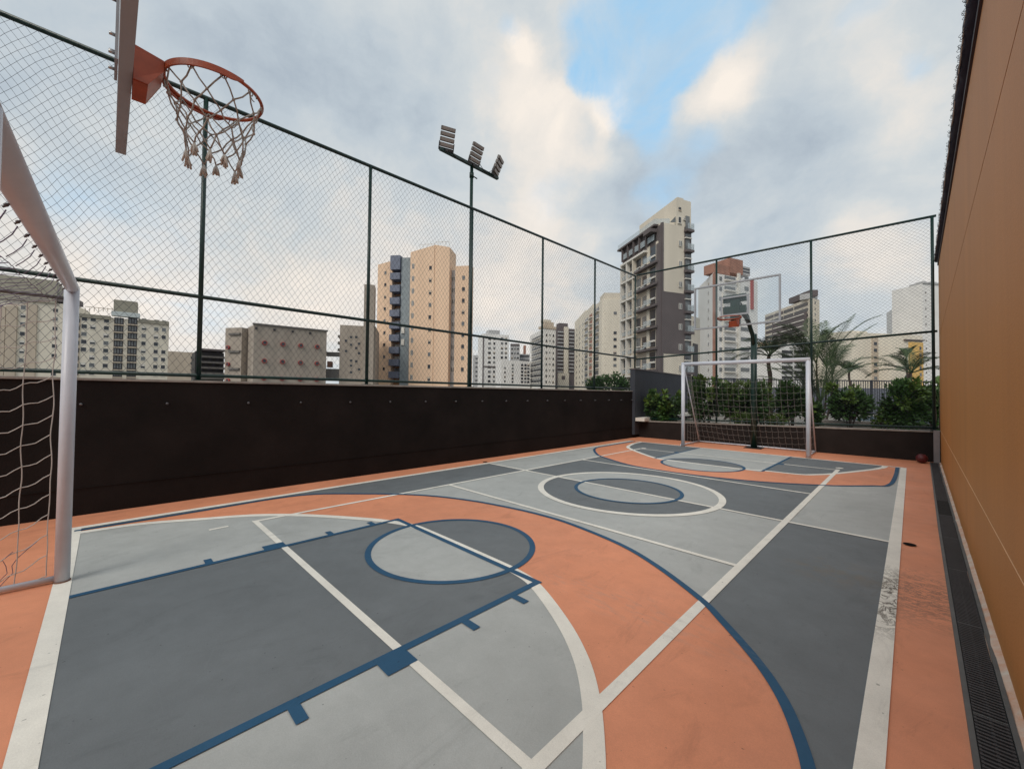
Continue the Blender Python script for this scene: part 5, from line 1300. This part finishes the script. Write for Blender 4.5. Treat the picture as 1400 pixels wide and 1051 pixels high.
def frond(root, base, az, length, rise, droop, seed, m_, leaf=.34, n=54, w=.020, name='frond'):
    rnd = random.Random(seed); b = MB(); pts = []; hd = Vector((math.cos(az), math.sin(az), 0)); el = rise; p = Vector(base); stepl = length / 14
    for i in range(15):
        pts.append(p.copy()); d = hd * math.cos(el) + Vector((0, 0, math.sin(el))); p = p + d * stepl; el -= droop / 14 * (0.5 + i / 14)
    b.tube(pts, .012, 5, radii=[.014 * (1 - i / 16) + .003 for i in range(15)])
    for i in range(n):
        t = .16 + .84 * i / n; f = t * 14; k = min(int(f), 13); o = pts[k].lerp(pts[k + 1], f - k); ta = (pts[k + 1] - pts[k]).normalized()
        sd_ = ta.cross(Vector((0, 0, 1))).normalized(); ln = leaf * (math.sin(PI * min(1, t * .88 + .12)) ** .6) * rnd.uniform(.85, 1.1)
        for s in (-1, 1):
            if rnd.random() < .04: continue
            d = (sd_ * s * .75 + ta * .62 + Vector((0, 0, rnd.uniform(.0, .25)))).normalized(); m1 = o + d * ln * .5; e_ = o + d * ln + Vector((0, 0, -ln * rnd.uniform(.05, .28))); wv_ = ta * w * .5
            b.add([o - wv_ * .4, o + wv_ * .4, m1 + wv_, m1 - wv_, e_], [(0, 1, 2, 3), (3, 2, 4)])
    return b.build(name, m_, root)
def palm(px, depth, crown_py, label, seed, nfr, length, thick=.06, m_=M_PALM, spread=1.0, leaf=.34, rise=(.2, 1.2)):
    rnd = random.Random(seed); q = pt(px, depth); zc = sight(px, crown_py, depth).z
    r_ = thing('palm_tree', (q.x, q.y, ZT), label, 'palm', None)
    b = MB(); n = 12; pts = [(q.x + .03 * math.sin(i), q.y, ZT + (zc - ZT) * i / n) for i in range(n + 1)]; b.tube(pts, thick, 10, radii=[thick * (1.25 - .5 * i / n) * (1.08 if i % 2 else .95) for i in range(n + 1)]); b.build('trunk', M_BARK, r_)
    for k in range(nfr):
        az = 2 * PI * k / nfr + rnd.uniform(-.25, .25); frond(r_, (q.x, q.y, zc), az, length * rnd.uniform(.8, 1.1), rnd.uniform(*rise), rnd.uniform(1.0, 1.6) * spread, seed * 50 + k, m_, leaf)
    return r_
palm(1052, 13.5, 487, 'feathery palm between the green pole and the right goal post', 21, 13, 1.35, .07, leaf=.36, rise=(.3, 1.1))
palm(1162, 17, 508, 'small slim palm with an upright tuft, middle of the terrace', 23, 11, .75, .05, M_PALM, .8, .22, (.5, 1.35))
palm(1246, 13, 510, 'arching palm near the right end of the terrace', 24, 11, 1.25, .06, M_PALM, 1.0, .26, (.35, 1.2))
palm(1240, 20, 488, 'small bushy palm behind the arching palm', 26, 10, .70, .05, M_PALM2, .7, .24, (.6, 1.4))
# the tall clump of feather palms
q = pt(1122, 12.4); clump = thing('palm_clump', (q.x, q.y, ZT), 'tall clump of arching feather palms with several stems by the right goal post', 'palm')
rnd = random.Random(5)
rt = RV * 1.0; azr = math.atan2(rt.y, rt.x)
def stem_to(px0, px1, py1, depth, thick=.028, bend=0.0):
    a = pt(px0, depth); a.z = ZT; c = sight(px1, py1, depth + .2); b = MB(); pts = []
    for i in range(11):
        t = i / 10; p = a.lerp(c, t); p = p + (c - a).cross(Vector(FV)).normalized() * bend * math.sin(PI * t); pts.append(p)
    b.tube(pts, thick, 8, radii=[thick * (1.2 - .6 * i / 10) for i in range(11)]); b.build('stem', M_BARK if thick > .02 else M_PALM, clump); return c, (c - pts[-3]).normalized()
for k, (px0, px1, py1, bend) in enumerate(((1116, 1108, 505, .05), (1120, 1116, 495, .0), (1124, 1130, 500, -.05), (1127, 1138, 512, -.08))):
    c, d = stem_to(px0, px1, py1, 12.4 + .1 * k, .030, bend)
    for j in range(4):
        az = azr + (PI if (j + k) % 2 else 0) + rnd.uniform(-1.1, 1.1)
        frond(clump, c - d * .05, az, rnd.uniform(1.5, 2.2), rnd.uniform(1.0, 1.45), rnd.uniform(.5, 1.35), 900 + k * 9 + j, M_PALM if (j + k) % 3 else M_PALM2, .40, 60, .020)
# the long shoots that read against the sky
o_ = pt(1122, 12.3) + Vector((0, 0, 1.15))
for k, (az, ln, ri, dr) in enumerate(((.15, 3.1, 1.42, .75), (-.25, 2.9, 1.36, .95), (.5, 2.6, 1.25, 1.3), (.0, 3.0, 1.22, 2.1), (.3, 2.7, 1.05, 1.9), (-.3, 2.3, 1.15, 1.6), (PI + .2, 2.7, 1.42, .8), (PI - .3, 2.4, 1.30, 1.3), (PI, 2.1, 1.1, 1.6))):
    frond(clump, o_, azr + az, ln, ri, dr, 970 + k, M_PALM, .36, 74, .018)
for k in range(7): frond(clump, pt(1112, 12.3) + Vector((0, 0, 1.0)), azr + PI + rnd.uniform(-.9, .9), 2.0, 1.40 - .07 * k, .3 + .16 * k, 990 + k, M_PALM2, .34, 60, .018)
# tree crowns peeping over the long wall at its far end
r_ = bld('tree', 826, 60, 'dark green tree crown just above the far end of the long wall', None, 'tree')
rnd = random.Random(77); b = MB()
for px, top, w in ((812, 522, 2.0), (822, 517, 2.2), (833, 519, 2.2), (843, 517, 2.0), (850, 523, 1.6)):
    c = sight(px, top + 8, 62); leafcloud(b, c, (w, w, 1.6), 520, .42, rnd, 6)
tag(b.build('crown', M_LF1, r_), kind='stuff')
b = MB(); c = pt(828, 62); b.tube([(c.x, c.y, ZG), (c.x + .2, c.y, -3), (c.x, c.y, 2.5)], .3, 9, radii=[.4, .3, .15]); b.build('trunk', M_BARK, r_)
